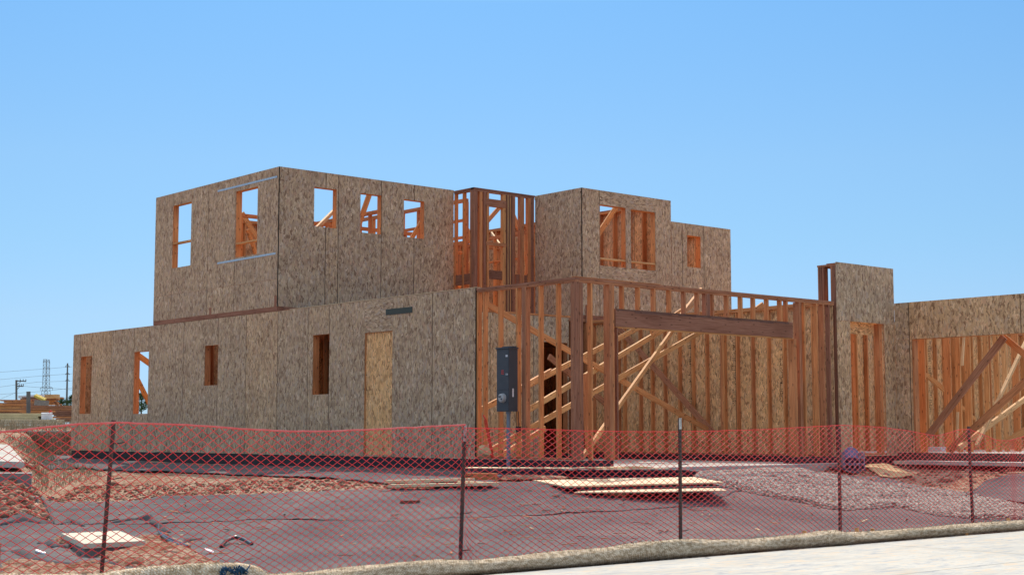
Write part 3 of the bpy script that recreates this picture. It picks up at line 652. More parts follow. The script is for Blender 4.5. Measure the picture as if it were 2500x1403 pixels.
# right wall of upper storey, seen from inside
W = Wall('X', XE-.152); wall = hpart(sheath(W, YP+.02, 31.67, 3.07, 5.46, [YP+1.22*k for k in range(1, 7)], [], d0=.14, tone=.75), 'sheathed_wall', 'osb')
for k in range(18): stud1(W, wall, YP+.2+.406*k, 3.07, 5.38, .14, 0, ST, .45+random.uniform(-.1, .12))
plates(W, wall, YP+.16, 31.6, 5.46, .14, d0=0, t=.5)
# rear wall, seen from inside
W = Wall('Y', 31.67-.152); wall = hpart(sheath(W, X0+.02, XE, 3.05, 5.66, [X0+1.22*k for k in range(1, 10)], [(16.3, 17.75, 3.9, 5.66)], d0=.14, tone=.85), 'sheathed_wall', 'osb')
studs(W, wall, X0+.3, XE-.2, 3.07, 5.58, .14, d0=0, skip=[(16.3, 17.75)]); plates(W, wall, 17.75, XE-.16, 5.66, .14, d0=0, t=.5)
# interior partitions of open studs
W = Wall('X', 25.45); wall = hpart(sheath(W, YP+.16, 31.2, 3.07, 5.94, [YP+1.22*k for k in range(1, 6)], [], d0=.14, tone=.85), 'sheathed_wall', 'osb')
for k in range(15): stud1(W, wall, YP+.3+.5*k, 3.07, 5.86, .14, 0, ST, .48+random.uniform(-.08, .12))
plates(W, wall, YP+.16, 31.2, 5.94, .14, d0=0, t=.5)
for c, y0, y1, zt, sp in ((19.6, 27.0, 31.3, 5.56, .406), (21.35, 26.4, 31.4, 5.88, .62), (23.9, 26.6, 31.3, 5.42, .6)):
    W = Wall('X', c); mb = MB(); W.b(mb, y0, y1, 0, .089, zt-ST, zt, 0, .45); W.b(mb, y0, y1, 0, .089, zt-2*ST-.001, zt-ST-.001, 0, .4)
    pt = hpart(mb, 'partition_wall', 'wood'); studs(W, pt, y0, y1, 3.07, zt-2*ST, .089, d0=0, sp=sp, t=.5)
    mb = MB()
    for z in ((4.1, 4.75) if zt < 5.6 else (4.6, 4.95, 5.35)): W.b(mb, y0, y1, .01, .08, z, z+(ST if zt < 5.6 else .06), 0, .5)
    sub(mb, 'blocking', 'wood', pt)
for c, x0, x1, zt in ((28.2, X0+.3, 21.2, 5.25), (29.6, 21.5, 27.4, 5.35)):
    W = Wall('Y', c); mb = MB(); W.b(mb, x0, x1, 0, .089, zt-2*ST, zt, 0, .45)
    pt = hpart(mb, 'partition_wall', 'wood'); studs(W, pt, x0, x1, 3.07, zt-2*ST, .089, d0=0, sp=.75 if c < 29 else .45, t=.5)
# lower partitions
for c, y0, y1 in ((18.1, 24.1, 27.4), (19.6, 28.0, 35.0)):
    W = Wall('X', c); mb = MB(); W.b(mb, y0, y1, 0, .089, 2.82, 2.9, 0, .45)
    pt = hpart(mb, 'partition_wall', 'wood')
    if c < 19: studs(W, pt, y0, y1, 0, 2.82, .089, d0=0, sp=.406, t=.4)
# braces
def brace(p, q, w_=.089, h_=.038, up=(0, 0, 1), t=.55):
    mb = MB(); mb.beam(p, q, h_, w_, up, t); return hpart(mb, 'brace', 'wood')
def bz(x1, y1, x2, y2, c, t=.6, ww=.089, c2=None):
    return brace(onY(x1, y1, c), onY(x2, y2, c if c2 is None else c2), ww, .045, (0, 0, 1), t)
brace(onX(1176, 735, 16.32), onX(1735, 1052, 22.75), .10, .04, (0, 0, 1), .55)
brace(onX(1166, 1004, 16.40), onY(1600, 779, 21.5), .10, .04, (0, 0, 1), .68); brace(onX(1196, 1100, 16.42), onY(1718, 806, 20.2), .10, .04, (0, 0, 1), .68)
bz(1285, 1003, 1640, 792, 19.2, .75, .10, 21.0); bz(1420, 1118, 1655, 788, 17.5, .70, .09, 20.7)
brace(onX(1500, 789, 22.70), onX(1740, 1055, 22.68), .12, .04, (0, 0, 1), .3); brace(onX(1262, 952, 16.45), onY(1345, 905, 20.6), .09, .04, (0, 0, 1), .6)
bz(1340, 870, 1480, 985, 22.0, .3, .12); brace(onX(1212, 1118, 16.5), onY(1330, 1045, 20.0), .09, .04, (0, 0, 1), .6)
bz(1640, 800, 1712, 708, 18.0, .6, .1, 20.0); bz(1590, 812, 1690, 742, 20.2, .6, .12); bz(1838, 760, 1862, 742, 19.5, .7)
bz(1426, 912, 1440, 1098, 17.6, .45, .14)
bz(1935, 1020, 1992, 955, 17.5, .85, .12, 19.5)
# upper floor braces
bz(590, 520, 640, 600, 29.5, .7, .12); bz(605, 560, 632, 640, 28.5, .75); bz(872, 560, 905, 465, 27.2, .6, .12); bz(755, 575, 830, 500, 26.6, .8, .09, 29.0)
bz(1000, 590, 1030, 540, 27.0, .65, .1); bz(1455, 580, 1515, 490, 24.6, .65, .13); bz(1190, 540, 1225, 500, 27.5, .5, .1); bz(1120, 700, 1165, 610, 27.2, .7, .1)
bz(1250, 520, 1285, 600, 27.5, .5, .12); bz(1140, 560, 1158, 610, 27.0, .7, .12); bz(1200, 570, 1250, 640, 30.0, .85, .09, 26.5); bz(1262, 690, 1275, 660, 26.0, .9); bz(1276, 640, 1292, 690, 27.0, .85)
bz(335, 925, 365, 985, 34.0, .65, .12); bz(330, 862, 370, 890, 34.0, .6, .14)
# --- tower portal
W = Wall('Y', YG)
td = (W.ap(2077), W.ap(2160), 0.02, 2.58)
x0 = 23.02; x1 = 24.90
wall = hpart(sheath(W, x0, x1, .0, 3.705, [], [td], tone=.58, hz=(td[3]+.0,), d0=-.012), 'sheathed_wall', 'osb')
# inner lining of the door: recessed header sheet
mb = MB(); W.b(mb, td[0], td[1], .16, .175, 2.36, 2.62, 0, .95); sub(mb, 'recessed_header', 'osb', wall)
mb = MB(); W.b(mb, td[0]-ST, td[0], .0, .16, 0, 2.6, 2, .55); W.b(mb, td[1]-.1, td[1]-.002, .05, .16, 0, 2.58, 2, .42); W.b(mb, td[0], td[1], .04, .16, .0, .05, 0, .4); sub(mb, 'door_frame', 'wood', wall)
for a, d0_, t in ((0, 0.002, .22), (0, .04, .16), (0, .08, .3), (0, .28, .3), (0, .33, .25), (0, .38, .35)):
    stud1(W, wall, x0+.001, 0 if d0_ != .28 else 0, 3.63 if d0_ > .2 else 3.66, .037, d0_, .14, t, 'post')
for a in (.5, .9, 1.3, 1.7): stud1(W, wall, x0+a, 2.62, 3.63, .14, .0, ST, .4)
mb = MB(); W.b(mb, x0+.0, x1, .0, .43, 3.632, 3.668, 0, .3); W.b(mb, x0+.12, x1, .0, .30, 3.669, 3.703, 0, .25); sub(mb, 'top_plate', 'wood', wall)
# corridor walls seen through the door
W3 = Wall('X', 24.55); mb = MB(); W3.b(mb, 17.9, 21.5, 0, .089, 2.85, 2.93, 0, .5); pt = hpart(mb, 'partition_wall', 'wood')
for k in range(9): stud1(W3, pt, 17.95+.4*k, .0, 2.85, .089, 0, ST, .62+random.uniform(-.08, .08))
W3 = Wall('Y', 20.6); pt = hpart(sheath(W3, 22.98, 25.9, 0, 2.93, [], [], d0=.09, tone=.9), 'sheathed_wall', 'osb')
for k in range(7): stud1(W3, pt, 23.0+.41*k, .0, 2.92, .089, 0, ST, .5+random.uniform(-.08, .1))
# --- right wing with wide opening
W = Wall('X', XW)
yh = W.ap(2227, 900)
wall = hpart(sheath(W, 10.6, YG-.003, .06, 3.01, [W.ap(2222), W.ap(2496)], [(11.9, yh, 0, 2.275)], tone=.66, gap=.016, hz=(2.276,)), 'sheathed_wall', 'osb')
plates(W, wall, 10.6, YG-.01, 3.0, .14, t=.4); studs(W, wall, yh+.03, YG-.05, .06, 2.92, .14, sp=.2)
mb = MB(); W.b(mb, 11.9, yh, .02, .15, 2.27, 2.45, 0, .5); sub(mb, 'header', 'wood', wall)
stud1(W, wall, yh-.04, .06, 2.27, .14, .012, ST, .5, 'door_trimmer')
mb = MB(); mb.box((XW+.015, 10.6, -.5), (XW+.2, YG, .055), 1); mb.box((XW+.2, 10.6, -.3), (31.5, 20.6, .03), 1); hpart(mb, 'wing_foundation', 'stem')
mb = MB(); mb.box((XW+.21, 10.6, .031), (31.4, 20.5, .036), 1); hpart(mb, 'wing_floor', 'concrete')
mb = MB(); mb.box((24.1, 10.5, -.155), (XW-.005, 16.72, -.09), 1); hpart(mb, 'apron', 'concrete')
W = Wall('Y', YG+.06); mb = MB(); W.b(mb, XW+.16, 31.4, 0, .14, 2.9, 2.98, 0, .5); pt = hpart(mb, 'framed_wall', 'wood')
for r, t, dz in ((2241, .5, 0), (2262, .52, 0), (2324, .45, 0), (2348, .6, 0), (2373, .55, 0), (2417, .62, 0), (2442, .65, 0), (2462, .78, 0), (2490, .5, 0), (2515, .6, 0)):
    stud1(W, pt, onY(r, 950, W.c)[0]-ST, .03, 2.9, .16 if t < .6 else .12, 0, ST, t)
W = Wall('Y', 19.8); pt = hpart(sheath(W, 25.2, 37, 0.03, 2.98, [25.2+1.22*k for k in range(1, 9)], [], d0=.1, tone=.95), 'sheathed_wall', 'osb')  # yellower tone paints in bounced light, as on the garage wall
for k in range(29): stud1(W, pt, 25.3+.39*k, .03, 2.9, .10, 0, ST, .6+random.uniform(-.12, .16))
plates(W, pt, 25.2, 37, 2.98, .1, d0=0)
mb = MB(); a = W.ap(2276, 900)
z = 1.0
while z < 2.6:
    for c in range(3):
        if random.random() < .8: W.b(mb, a+c*.035, a+c*.035+.022, .097, .0995, z, z+.015, 0, .5)
    z += .04 if random.random() > .12 else .12
sub(mb, 'grade_stamp', 'ink', pt)['kind'] = 'stuff'
brace(onX(2265, 1065, 24.98)-np.array([0, 0, 0]), onX(2452, 822, 25.1), .14, .038, (0, 0, 1), .3)
brace(onX(2318, 1100, 25.3), onX(2520, 915, 25.6), .14, .038, (0, 0, 1), .42); brace(onX(2340, 1094, 25.1), onX(2540, 945, 28.6), .1, .06, (0, 0, 1), .8)
brace(onX(2384, 1088, 25.4), onX(2510, 822, 28.0), .06, .06, (0, 0, 1), .85); brace(onX(2450, 822, 25.4), onX(2520, 880, 25.4), .12, .038, (0, 0, 1), .5)
brace(onX(2450, 1085, 25.5), onX(2520, 1040, 25.5), .14, .038, (0, 0, 1), .6); bz(2262, 915, 2310, 955, 17.6, .7, .1); bz(2328, 975, 2380, 1022, 17.6, .7, .06)
brace(onY(2353, 822, 17.1), onY(2349, 892, 17.1), .05, .03, (0, 1, 0), .95); brace(onY(2338, 1005, 17.1), onY(2336, 1100, 17.1), .05, .03, (0, 1, 0), .95)  # thin pale slats put in for bright slivers between the studs
print('house done', len(bpy.data.objects))
exec_marker = 1

# ------------------------------------------------------------------ electrical panel on the studs
P = onX(1213, 852, X0-.02)
ya = onX(1213, 950, X0-.2)[1]; 
Q0 = onX(1213, 852, X0-.19); Q1 = onX(1213, 1004, X0-.19); Q2 = onX(1240, 1004, X0-.19)
yL = Q0[1]; yR = onX(1243, 950, X0-.19)[1]; zt = Q0[2]; zb = Q1[2]
pan = empty('electrical_panel', (X0, (yL+yR)/2, zb), 'tall grey electric meter panel on a pipe, fixed to the open studs', 'electrical panel')
mb = MB(); mb.box((X0-.19, yR, zb), (X0-.002, yL, zt), 2); mb.box((X0-.215, yR-.012, zt), (X0+.01, yL+.012, zt+.022), 1); mb.box((X0-.1, yR+.03, zt+.022), (X0, yL-.03, zt+.045), 1)
child(pan, mb, 'cabinet', 'panel')
mb = MB(); zs = zb+(zt-zb)*.345; mb.box((X0-.197, yR+.008, zs), (X0-.191, yL-.008, zt-.012), 2); child(pan, mb, 'upper_door', 'panel')
mb = MB(); mb.box((X0-.197, yR+.008, zb+.01), (X0-.191, yL-.008, zs-.012), 2); child(pan, mb, 'lower_cover', 'panel')
def xpx(x, y, dx): return onX(x, y, X0-dx)
mb = MB(); c = xpx(1228.5, 971, .2); c[0] = X0-.19; R_ = .078
mb.tube([c, c+np.array([-.03, 0, 0])], R_, 20); mb.tube([c+np.array([-.03, 0, 0]), c+np.array([-.065, 0, 0]), c+np.array([-.075, 0, 0])], [R_*.93, R_*.9, R_*.7], 20)
mt_ = child(pan, mb, 'meter', 'glass')
mb = MB(); mb.box((X0-.270, c[1]-.02, c[2]+.012), (X0-.264, c[1]+.045, c[2]+.03), 1); mb.box((X0-.270, c[1]-.04, c[2]-.03), (X0-.264, c[1]-.015, c[2]-.005), 1)
o = mb.build('meter_display', 'darkwire'); o.parent = mt_
mb = MB(); c = xpx(1227, 908, .2); r = .03; x_ = X0-.198
for z in (-.028, 0, .028): mb.box((x_-.002, c[1]-r, c[2]+z-.006), (x_, c[1]+r, c[2]+z+.006), 1)
mb.box((x_-.002, c[1]+r-.008, c[2]-.022), (x_, c[1]+r, c[2]+.022), 2); child(pan, mb, 'red_emblem', 'redlabel')
mb = MB(); c = xpx(1244, 913, .19)
mb.box((x_-.012, yR+.02, c[2]-.015), (x_, yR+.035, c[2]+.015), 2); mb.box((x_-.012, yR+.05, c[2]-.015), (x_, yR+.065, c[2]+.015), 2); child(pan, mb, 'latch', 'galv')
mb = MB(); mb.box((x_-.002, yR+.03, zt-.14), (x_, yR+.08, zt-.105), 1); child(pan, mb, 'white_sticker', 'white')
mb = MB(); mb.box((X0-.12, yR-.002, zs-.12), (X0-.09, yR-.0005, zs+.02), 2); child(pan, mb, 'side_sticker', 'white')
mb = MB(); yc = yL-(yL-yR)*.62; mb.tube([(X0-.1, yc, zb), (X0-.1, yc, -.3)], .033, 14); mb.tube([(X0-.1, yc, zb), (X0-.1, yc, zb-.04)], .042, 14); child(pan, mb, 'riser_pipe', 'pvc', smooth=True)
mb = MB(); mb.tube([(X0-.03, yR-.05, zb), (X0-.03, yR-.05, zb-.26)], .006, 6); mb.box((X0-.06, yR-.09, zb-.34), (X0, yR-.02, zb-.25), 2); mb.tube([(X0-.04, yR+.06, zb), (X0-.03, yR+.0, zb-.2), (X0-.02, yR+.02, zb-.35), (X0, yR+.08, zb-.7)], .004, 5); child(pan, mb, 'ground_wire', 'darkwire')
mb = MB(); pts = [onX(x, y, X0-.1) for x, y in ((1180, 1013), (1187, 1025), (1192, 1050), (1197, 1075), (1202, 1100), (1204, 1118))]
mb.tube(pts, .013, 8); mb.tube([p+np.array([-.01, .03, 0]) for p in pts[1:]], .012, 8)
tag(mb.build('red_conduit', 'redhose', smooth=True), 'pair of bent red hoses rising beside the studs left of the panel', 'hose')
mb = MB(); p = onX(1184, 1098, X0-.25); mb.tube([p+np.array([0, .05, -.09]), p+np.array([0, 0, 0]), p+np.array([0, -.05, .02])], [.10, .12, .07], 12)
tag(mb.build('cable_bundle', 'card', smooth=True), 'rounded tan bundle at the foot of the studs by the red hoses', 'bundle')

# ------------------------------------------------------------------ landscape fabric
def strip_mesh(name, front, back, nu, nv, label, lift=.012, amp=.01, edge=0.0, over=0.0):
    """front/back: pixel polylines; laid on the terrain"""
    def world(pl):
        P = np.array([gpx(x, y) for x, y in pl]); return P[:, :2]
    A = world(front); B = world(back)
    def res(P, n):
        s = np.concatenate([[0], np.cumsum(np.hypot(*np.diff(P, axis=0).T))]); t = np.linspace(0, s[-1], n)
        return np.stack([np.interp(t, s, P[:, 0]), np.interp(t, s, P[:, 1])], -1)
    A = res(A, nu); B = res(B, nu)
    jn = (vnoise(np.arange(nu), np.zeros(nu), .21, 3)*.22)+(vnoise(np.arange(nu), np.zeros(nu), .8, 4)*.07)
    B = B+jn[:, None]*np.array([[.15, .2]])
    t = np.linspace(0, 1, nv)
    P = A[:, None, :]*(1-t)[None, :, None]+B[:, None, :]*t[None, :, None]
    X, Y = P[..., 0], P[..., 1]
    cr = fbm(X*.8+Y*.3, Y, 1.1, 3, 7); cr = np.abs(cr)
    Z = gz(X, Y)+lift+amp*(1-np.minimum(cr*5, 1))**2
    ed = np.minimum(t, 1-t)[None, :]
    if edge: Z = Z+edge*np.exp(-(t[None, :]/.012)**2)*(vnoise(np.arange(nu), np.zeros(nu), .07, 9)+.12)[:, None].clip(0)*3.0
    V = np.stack([X, Y, Z], -1).reshape(-1, 3)
    idx = np.arange(nu*nv).reshape(nu, nv)
    Fc = np.stack([idx[:-1, :-1], idx[1:, :-1], idx[1:, 1:], idx[:-1, 1:]], -1).reshape(-1, 4)
    o = fast_mesh(name, V, Fc, 'fabric', smooth=True)
    md = o.modifiers.new('thickness', 'SOLIDIFY'); md.thickness = .003; md.offset = 1
    return tag(o, label, 'landscape fabric', 'landscape fabric sheets')
g_front = [(-330, 1420), (0, 1412), (250, 1425), (700, 1425), (1000, 1405), (1300, 1378), (1600, 1342), (2000, 1318), (2300, 1300), (2560, 1285)]
seamL = [(128, 1288), (400, 1279), (620, 1269), (830, 1277), (1000, 1275), (1130, 1267), (1300, 1260), (1500, 1252), (1715, 1240), (1790, 1206), (1900, 1192), (2200, 1200), (2560, 1215)]
strip_mesh('landscape_fabric', g_front, [(-330, 1270), (0, 1270), (120, 1276)]+[(x, y-14) for x, y in seamL], 420, 60, 'dark fabric sheet nearest the mesh fence, under the box lid',   .008, .008)
strip_mesh('landscape_fabric', seamL, [(100, 1213), (400, 1213), (700, 1206), (1000, 1195), (1130, 1186), (1400, 1170), (1700, 1150), (2000, 1158), (2250, 1190), (2560, 1200)], 420, 60, 'dark fabric sheet in mid lot overlapping the nearer sheet', .013, .008, edge=.010)
strip_mesh('landscape_fabric', [(95, 1134), (200, 1146), (340, 1155), (520, 1158), (700, 1167), (860, 1177), (1000, 1189), (1135, 1191), (1200, 1193)], [(100, 1112), (150, 1107), (176, 1120), (500, 1137), (800, 1140), (1000, 1144), (1160, 1150), (1240, 1152)], 260, 40, 'dark fabric strip along the foot of the long sheathed wall', .02, .015, edge=.014)
strip_mesh('landscape_fabric', [(2368, 1205), (2420, 1222), (2500, 1232), (2580, 1240)], [(2400, 1180), (2450, 1166), (2500, 1160), (2580, 1155)], 60, 30, 'small dark fabric piece beyond the gravel at far right', .03, .03, edge=.014)
# loose folds and flaps round the dug out box
def ribbon(name, pl, wd, hgt, label, lift=.02):
    P = np.array([gpx(x, y) for x, y in pl]); n = 40
    s = np.concatenate([[0], np.cumsum(np.hypot(*np.diff(P[:, :2], axis=0).T))]); t = np.linspace(0, s[-1], n)
    X = np.interp(t, s, P[:, 0]); Y = np.interp(t, s, P[:, 1]); dx = np.gradient(X); dy = np.gradient(Y); L = np.hypot(dx, dy); nx_, ny_ = -dy/L, dx/L
    V = []; m_ = 9
    for i in range(n):
        k = math.sin(math.pi*i/(n-1))**.5
        for j in range(m_):
            u = (j/(m_-1)-.5)*2; ww = wd*.8*(.8+.5*float(vnoise(i*.3, j*.2+wd*9, 1, 2)))*(.3+.7*k)
            x = X[i]+nx_[i]*u*ww; y = Y[i]+ny_[i]*u*ww
            z = float(gz(x, y))+lift+.75*hgt*k*max(0, 1-abs(u+.3*math.sin(i*.37)))**.8*(.35+1.0*(float(vnoise(i*.23, wd*31, 1, 8))+.5))-.02*abs(u)**3
            V.append((x, y, z))
    idx = np.arange(n*m_).reshape(n, m_)
    Fc = np.stack([idx[:-1, :-1], idx[1:, :-1], idx[1:, 1:], idx[:-1, 1:]], -1).reshape(-1, 4)
    o = fast_mesh(name, np.array(V), Fc, 'fabric', smooth=True); md = o.modifiers.new('thickness', 'SOLIDIFY'); md.thickness = .003
    return tag(o, label, 'fabric flap', 'loose fabric flaps')
ribbon('fabric_flap', [(270, 1285), (330, 1274), (370, 1276), (415, 1302)], .10, .11, 'raised curling fabric flap behind the right half of the cream lid')
ribbon('fabric_flap', [(150, 1290), (175, 1283), (205, 1291)], .10, .09, 'small raised fabric flap behind the left end of the cream lid')
ribbon('fabric_flap', [(95, 1330), (150, 1340), (215, 1334)], .12, .08, 'bulging fabric flap in front of the left corner of the cream lid')
ribbon('fabric_flap', [(0, 1352), (50, 1362), (110, 1376), (180, 1386), (250, 1378)], .12, .08, 'long wrinkled fabric edge at the lower left above bare soil')
ribbon('fabric_flap', [(0, 1283), (60, 1279), (125, 1286)], .12, .07, 'folded fabric edge below the soil bank at far left')
ribbon('fabric_flap', [(200, 1350), (240, 1333), (290, 1336), (320, 1372)], .14, .10, 'rumpled fabric flap just left of the leftmost steel post')
ribbon('fabric_flap', [(180, 1380), (230, 1384), (300, 1388)], .12, .08, 'torn fabric flap at the foot of the leftmost steel post')
ribbon('fabric_flap', [(430, 1333), (460, 1322), (500, 1318)], .06, .06, 'low fabric fold right of the dug out soil')
ribbon('fabric_flap', [(100, 1216), (115, 1245), (132, 1285)], .06, .09, 'upturned fabric edge running along the foot of the soil bank')

# ------------------------------------------------------------------ scatter helpers
def poly_world(pl): return np.array([gpx(x, y)[:2] for x, y in pl])
def inside(P, poly):
    x, y = P[:, 0], P[:, 1]; r = np.zeros(len(P), bool); n = len(poly); j = n-1
    for i in range(n):
        xi, yi = poly[i]; xj, yj_ = poly[j]
        c = ((yi > y) != (yj_ > y)) & (x < (xj-xi)*(y-yi)/(yj_-yi+1e-12)+xi); r ^= c; j = i
    return r
def scatter_poly(poly, n):
    lo, hi = poly.min(0), poly.max(0); out = np.zeros((0, 2))
    while len(out) < n:
        c = lo+rng.random((n*2, 2))*(hi-lo); c = c[inside(c, poly)]; out = np.concatenate([out, c])
    return out[:n]
ph = (1+5**.5)/2
ICO = np.array([(-1, ph, 0), (1, ph, 0), (-1, -ph, 0), (1, -ph, 0), (0, -1, ph), (0, 1, ph), (0, -1, -ph), (0, 1, -ph), (ph, 0, -1), (ph, 0, 1), (-ph, 0, -1), (-ph, 0, 1)], float); ICO /= np.linalg.norm(ICO[0])
ICF = np.array([(0, 11, 5), (0, 5, 1), (0, 1, 7), (0, 7, 10), (0, 10, 11), (1, 5, 9), (5, 11, 4), (11, 10, 2), (10, 7, 6), (7, 1, 8), (3, 9, 4), (3, 4, 2), (3, 2, 6), (3, 6, 8), (3, 8, 9), (4, 9, 5), (2, 4, 11), (6, 2, 10), (8, 6, 7), (9, 8, 1)])
def rocks(name, XY, sizes, mat, zoff=0, flat=.7, hf=gz, tlo=0, thi=1):
    n = len(XY); r = ICO[None]*(.65+.7*rng.random((n, 12, 1)))*np.array([1, 1, flat])
    a = rng.random(n)*6.28; ca, sa = np.cos(a), np.sin(a); st = .7+.6*rng.random(n)
    x = r[..., 0]*st[:, None]; y = r[..., 1]/st[:, None]
    V = np.stack([x*ca[:, None]-y*sa[:, None], x*sa[:, None]+y*ca[:, None], r[..., 2]], -1)*sizes[:, None, None]
    Z = hf(XY[:, 0], XY[:, 1])+zoff+sizes*.25*flat
    V += np.concatenate([XY, Z[:, None]], 1)[:, None]
    Fc = (ICF[None]+12*np.arange(n)[:, None, None]).reshape(-1, 3)
    t = np.repeat(tlo+(thi-tlo)*np.clip(rng.normal(.5, .25, n), 0, 1), 20)
    return fast_mesh(name, V.reshape(-1, 3), Fc, mat, t)
# gravel bed
gp = [(1655, 1146), (1925, 1143), (2010, 1162), (2100, 1182), (2250, 1197), (2350, 1205), (2420, 1222), (2500, 1240), (2600, 1250), (2600, 1262), (2480, 1266), (2420, 1268), (2370, 1266), (2280, 1256), (2200, 1240), (2120, 1243), (2050, 1248), (1960, 1232), (1850, 1210), (1765, 1193), (1705, 1170)]
GP = poly_world(gp)
def gedge(x, y): return 0
nu = 260
lo, hi = GP.min(0), GP.max(0); XG, YGG = np.meshgrid(np.arange(lo[0], hi[0], .06), np.arange(lo[1], hi[1], .06), indexing='ij')
msk = inside(np.stack([XG.ravel(), YGG.ravel()], -1), GP).reshape(XG.shape)
k9 = msk.astype(float)
for _ in range(7):
    k9 = (k9+np.roll(k9, 1, 0)+np.roll(k9, -1, 0)+np.roll(k9, 1, 1)+np.roll(k9, -1, 1))/5
hg = np.clip((k9-.35)/.5, 0, 1)
def gravel_h(x, y):
    i = np.clip(((np.asarray(x)-lo[0])/.06).astype(int), 0, XG.shape[0]-1); j = np.clip(((np.asarray(y)-lo[1])/.06).astype(int), 0, XG.shape[1]-1)
    return gz(x, y)+.012+.035*hg[i, j]+.03*fbm(x, y, 2.5, 3, 11)*hg[i, j]
ZG = gravel_h(XG, YGG)-.02-.10*(hg < .02); idx = np.arange(XG.size).reshape(XG.shape)
keep = (hg[:-1, :-1] > 0)
Fc = np.stack([idx[:-1, :-1], idx[1:, :-1], idx[1:, 1:], idx[:-1, 1:]], -1)[keep].reshape(-1, 4)
gb = fast_mesh('gravel', np.stack([XG, YGG, ZG], -1).reshape(-1, 3), Fc, 'stone', np.full(len(Fc), .25), smooth=True)
tag(gb, 'grey crushed gravel spread in front of the garage and wing', 'gravel', None, 'stuff')
XY = scatter_poly(GP, 42000); XY += rng.normal(0, .05, XY.shape); XY = XY[XY[:, 1] > 10.9]
o = rocks('loose_stone', XY, rng.uniform(.009, .024, len(XY)), 'stone', .005, .75, gravel_h, .05, 1); o.parent = gb; o['kind'] = 'stuff'
# soil clods
C1 = poly_world([(80, 1205), (400, 1211), (700, 1204), (1000, 1193), (1130, 1190), (1000, 1186), (900, 1180), (700, 1172), (400, 1180), (180, 1190)])
C2 = poly_world([(0, 1132), (80, 1135), (95, 1160), (85, 1152), (0, 1150), (0, 1196), (85, 1196), (118, 1278), (0, 1270)])
C3 = poly_world([(120, 1322), (250, 1328), (350, 1318), (400, 1306), (450, 1330), (500, 1372), (560, 1388), (420, 1395), (300, 1390), (230, 1345), (160, 1336)])
C4 = poly_world([(0, 1375), (180, 1384), (300, 1392), (330, 1410), (0, 1410)])
C5 = poly_world([(1990, 1143), (2250, 1130), (2520, 1142), (2520, 1165), (2400, 1180), (2330, 1198), (2200, 1190), (2060, 1165)])
xy = np.concatenate([scatter_poly(C1, 2600), scatter_poly(C2, 2000), scatter_poly(C3, 1500), scatter_poly(C5, 900)])
sz = np.concatenate([rng.gamma(1.1, .008, 2600)+.005, rng.gamma(1.5, .013, 2000)+.008, rng.gamma(1.3, .012, 1500)+.008, rng.gamma(1.3, .010, 900)+.008]).clip(0, .09)
tag(rocks('earth_clods', xy, sz, 'clod', .0, .75), 'broken red earth clods lying over the bare strips', 'soil clods', None, 'stuff')
# dug soil mound at the utility box and bare soil strip at the front left corner
def mound(name, poly, h, label, seed):
    lo_, hi_ = poly.min(0)-.2, poly.max(0)+.2; A, B = np.meshgrid(np.arange(lo_[0], hi_[0], .04), np.arange(lo_[1], hi_[1], .04), indexing='ij')
    k = inside(np.stack([A.ravel(), B.ravel()], -1), poly).reshape(A.shape).astype(float)
    for _ in range(5): k = (k+np.roll(k, 1, 0)+np.roll(k, -1, 0)+np.roll(k, 1, 1)+np.roll(k, -1, 1))/5
    Z = gz(A, B)+h*k*(.5+1.6*fbm(A, B, 4, 4, seed))+.03*k-.02*(1-k)
    id_ = np.arange(A.size).reshape(A.shape); keep = k[:-1, :-1] > .06
    Fc = np.stack([id_[:-1, :-1], id_[1:, :-1], id_[1:, 1:], id_[:-1, 1:]], -1)[keep].reshape(-1, 4)
    return tag(fast_mesh(name, np.stack([A, B, Z], -1).reshape(-1, 3), Fc, 'soil', smooth=True), label, 'soil', None, 'stuff')
mound('dug_soil', C3, .045, 'dug up red soil around the cream box lid', 3)
mound('bare_soil', C4, .04, 'pale bare soil at the lower left corner', 5)

# cut bank face
n1, n2 = 120, 10; A_ = onD(-40, 1100, 44.6); B_ = onD(178, 1100, 42.6); V = []
for i in range(n1):
    for j in range(n2):
        u, v = i/(n1-1), j/(n2-1); q_ = A_*(1-u)+B_*u; V.append((q_[0], q_[1]+.12*v+.16*float(fbm(q_[0]*2, v*3, 1.3, 3, 4)), -.35+v*(.85+.05*float(vnoise(q_[0], 0, 3, 2)))))
id_ = np.arange(n1*n2).reshape(n1, n2); Fc = np.stack([id_[:-1, :-1], id_[1:, :-1], id_[1:, 1:], id_[:-1, 1:]], -1).reshape(-1, 4)
tag(fast_mesh('earth_bank', np.array(V), Fc, 'soil', smooth=True), 'steep red cut face of the bank behind the lot at left', None, None, 'structure')
# utility box lid
lid = [onZ(x, y, -.665) for x, y in ((150, 1301), (290, 1294), (355, 1319), (205, 1326))]
e = empty('utility_box', tuple(np.mean(lid, 0)-np.array([0, 0, .2])), 'cream square utility box lid set in dug up soil at lower left', 'utility box')
mb = MB(); mb.prism(lid, .05); child(e, mb, 'lid', 'polyconc')
c_ = np.mean(lid, 0); mb = MB(); mb.prism([c_+(p-c_)*.96-np.array([0, 0, .05]) for p in lid], .25); child(e, mb, 'box_body', 'greyconc')
mb = MB(); q = lid[0]*.45+lid[1]*.55*1; q = (lid[0]+lid[1]+lid[2]+lid[3])/4+np.array([.02, .12, .002]); mb.box(q-np.array([.04, .008, 0]), q+np.array([.04, .008, .004]), 0); child(e, mb, 'lift_slot', 'darkwire')
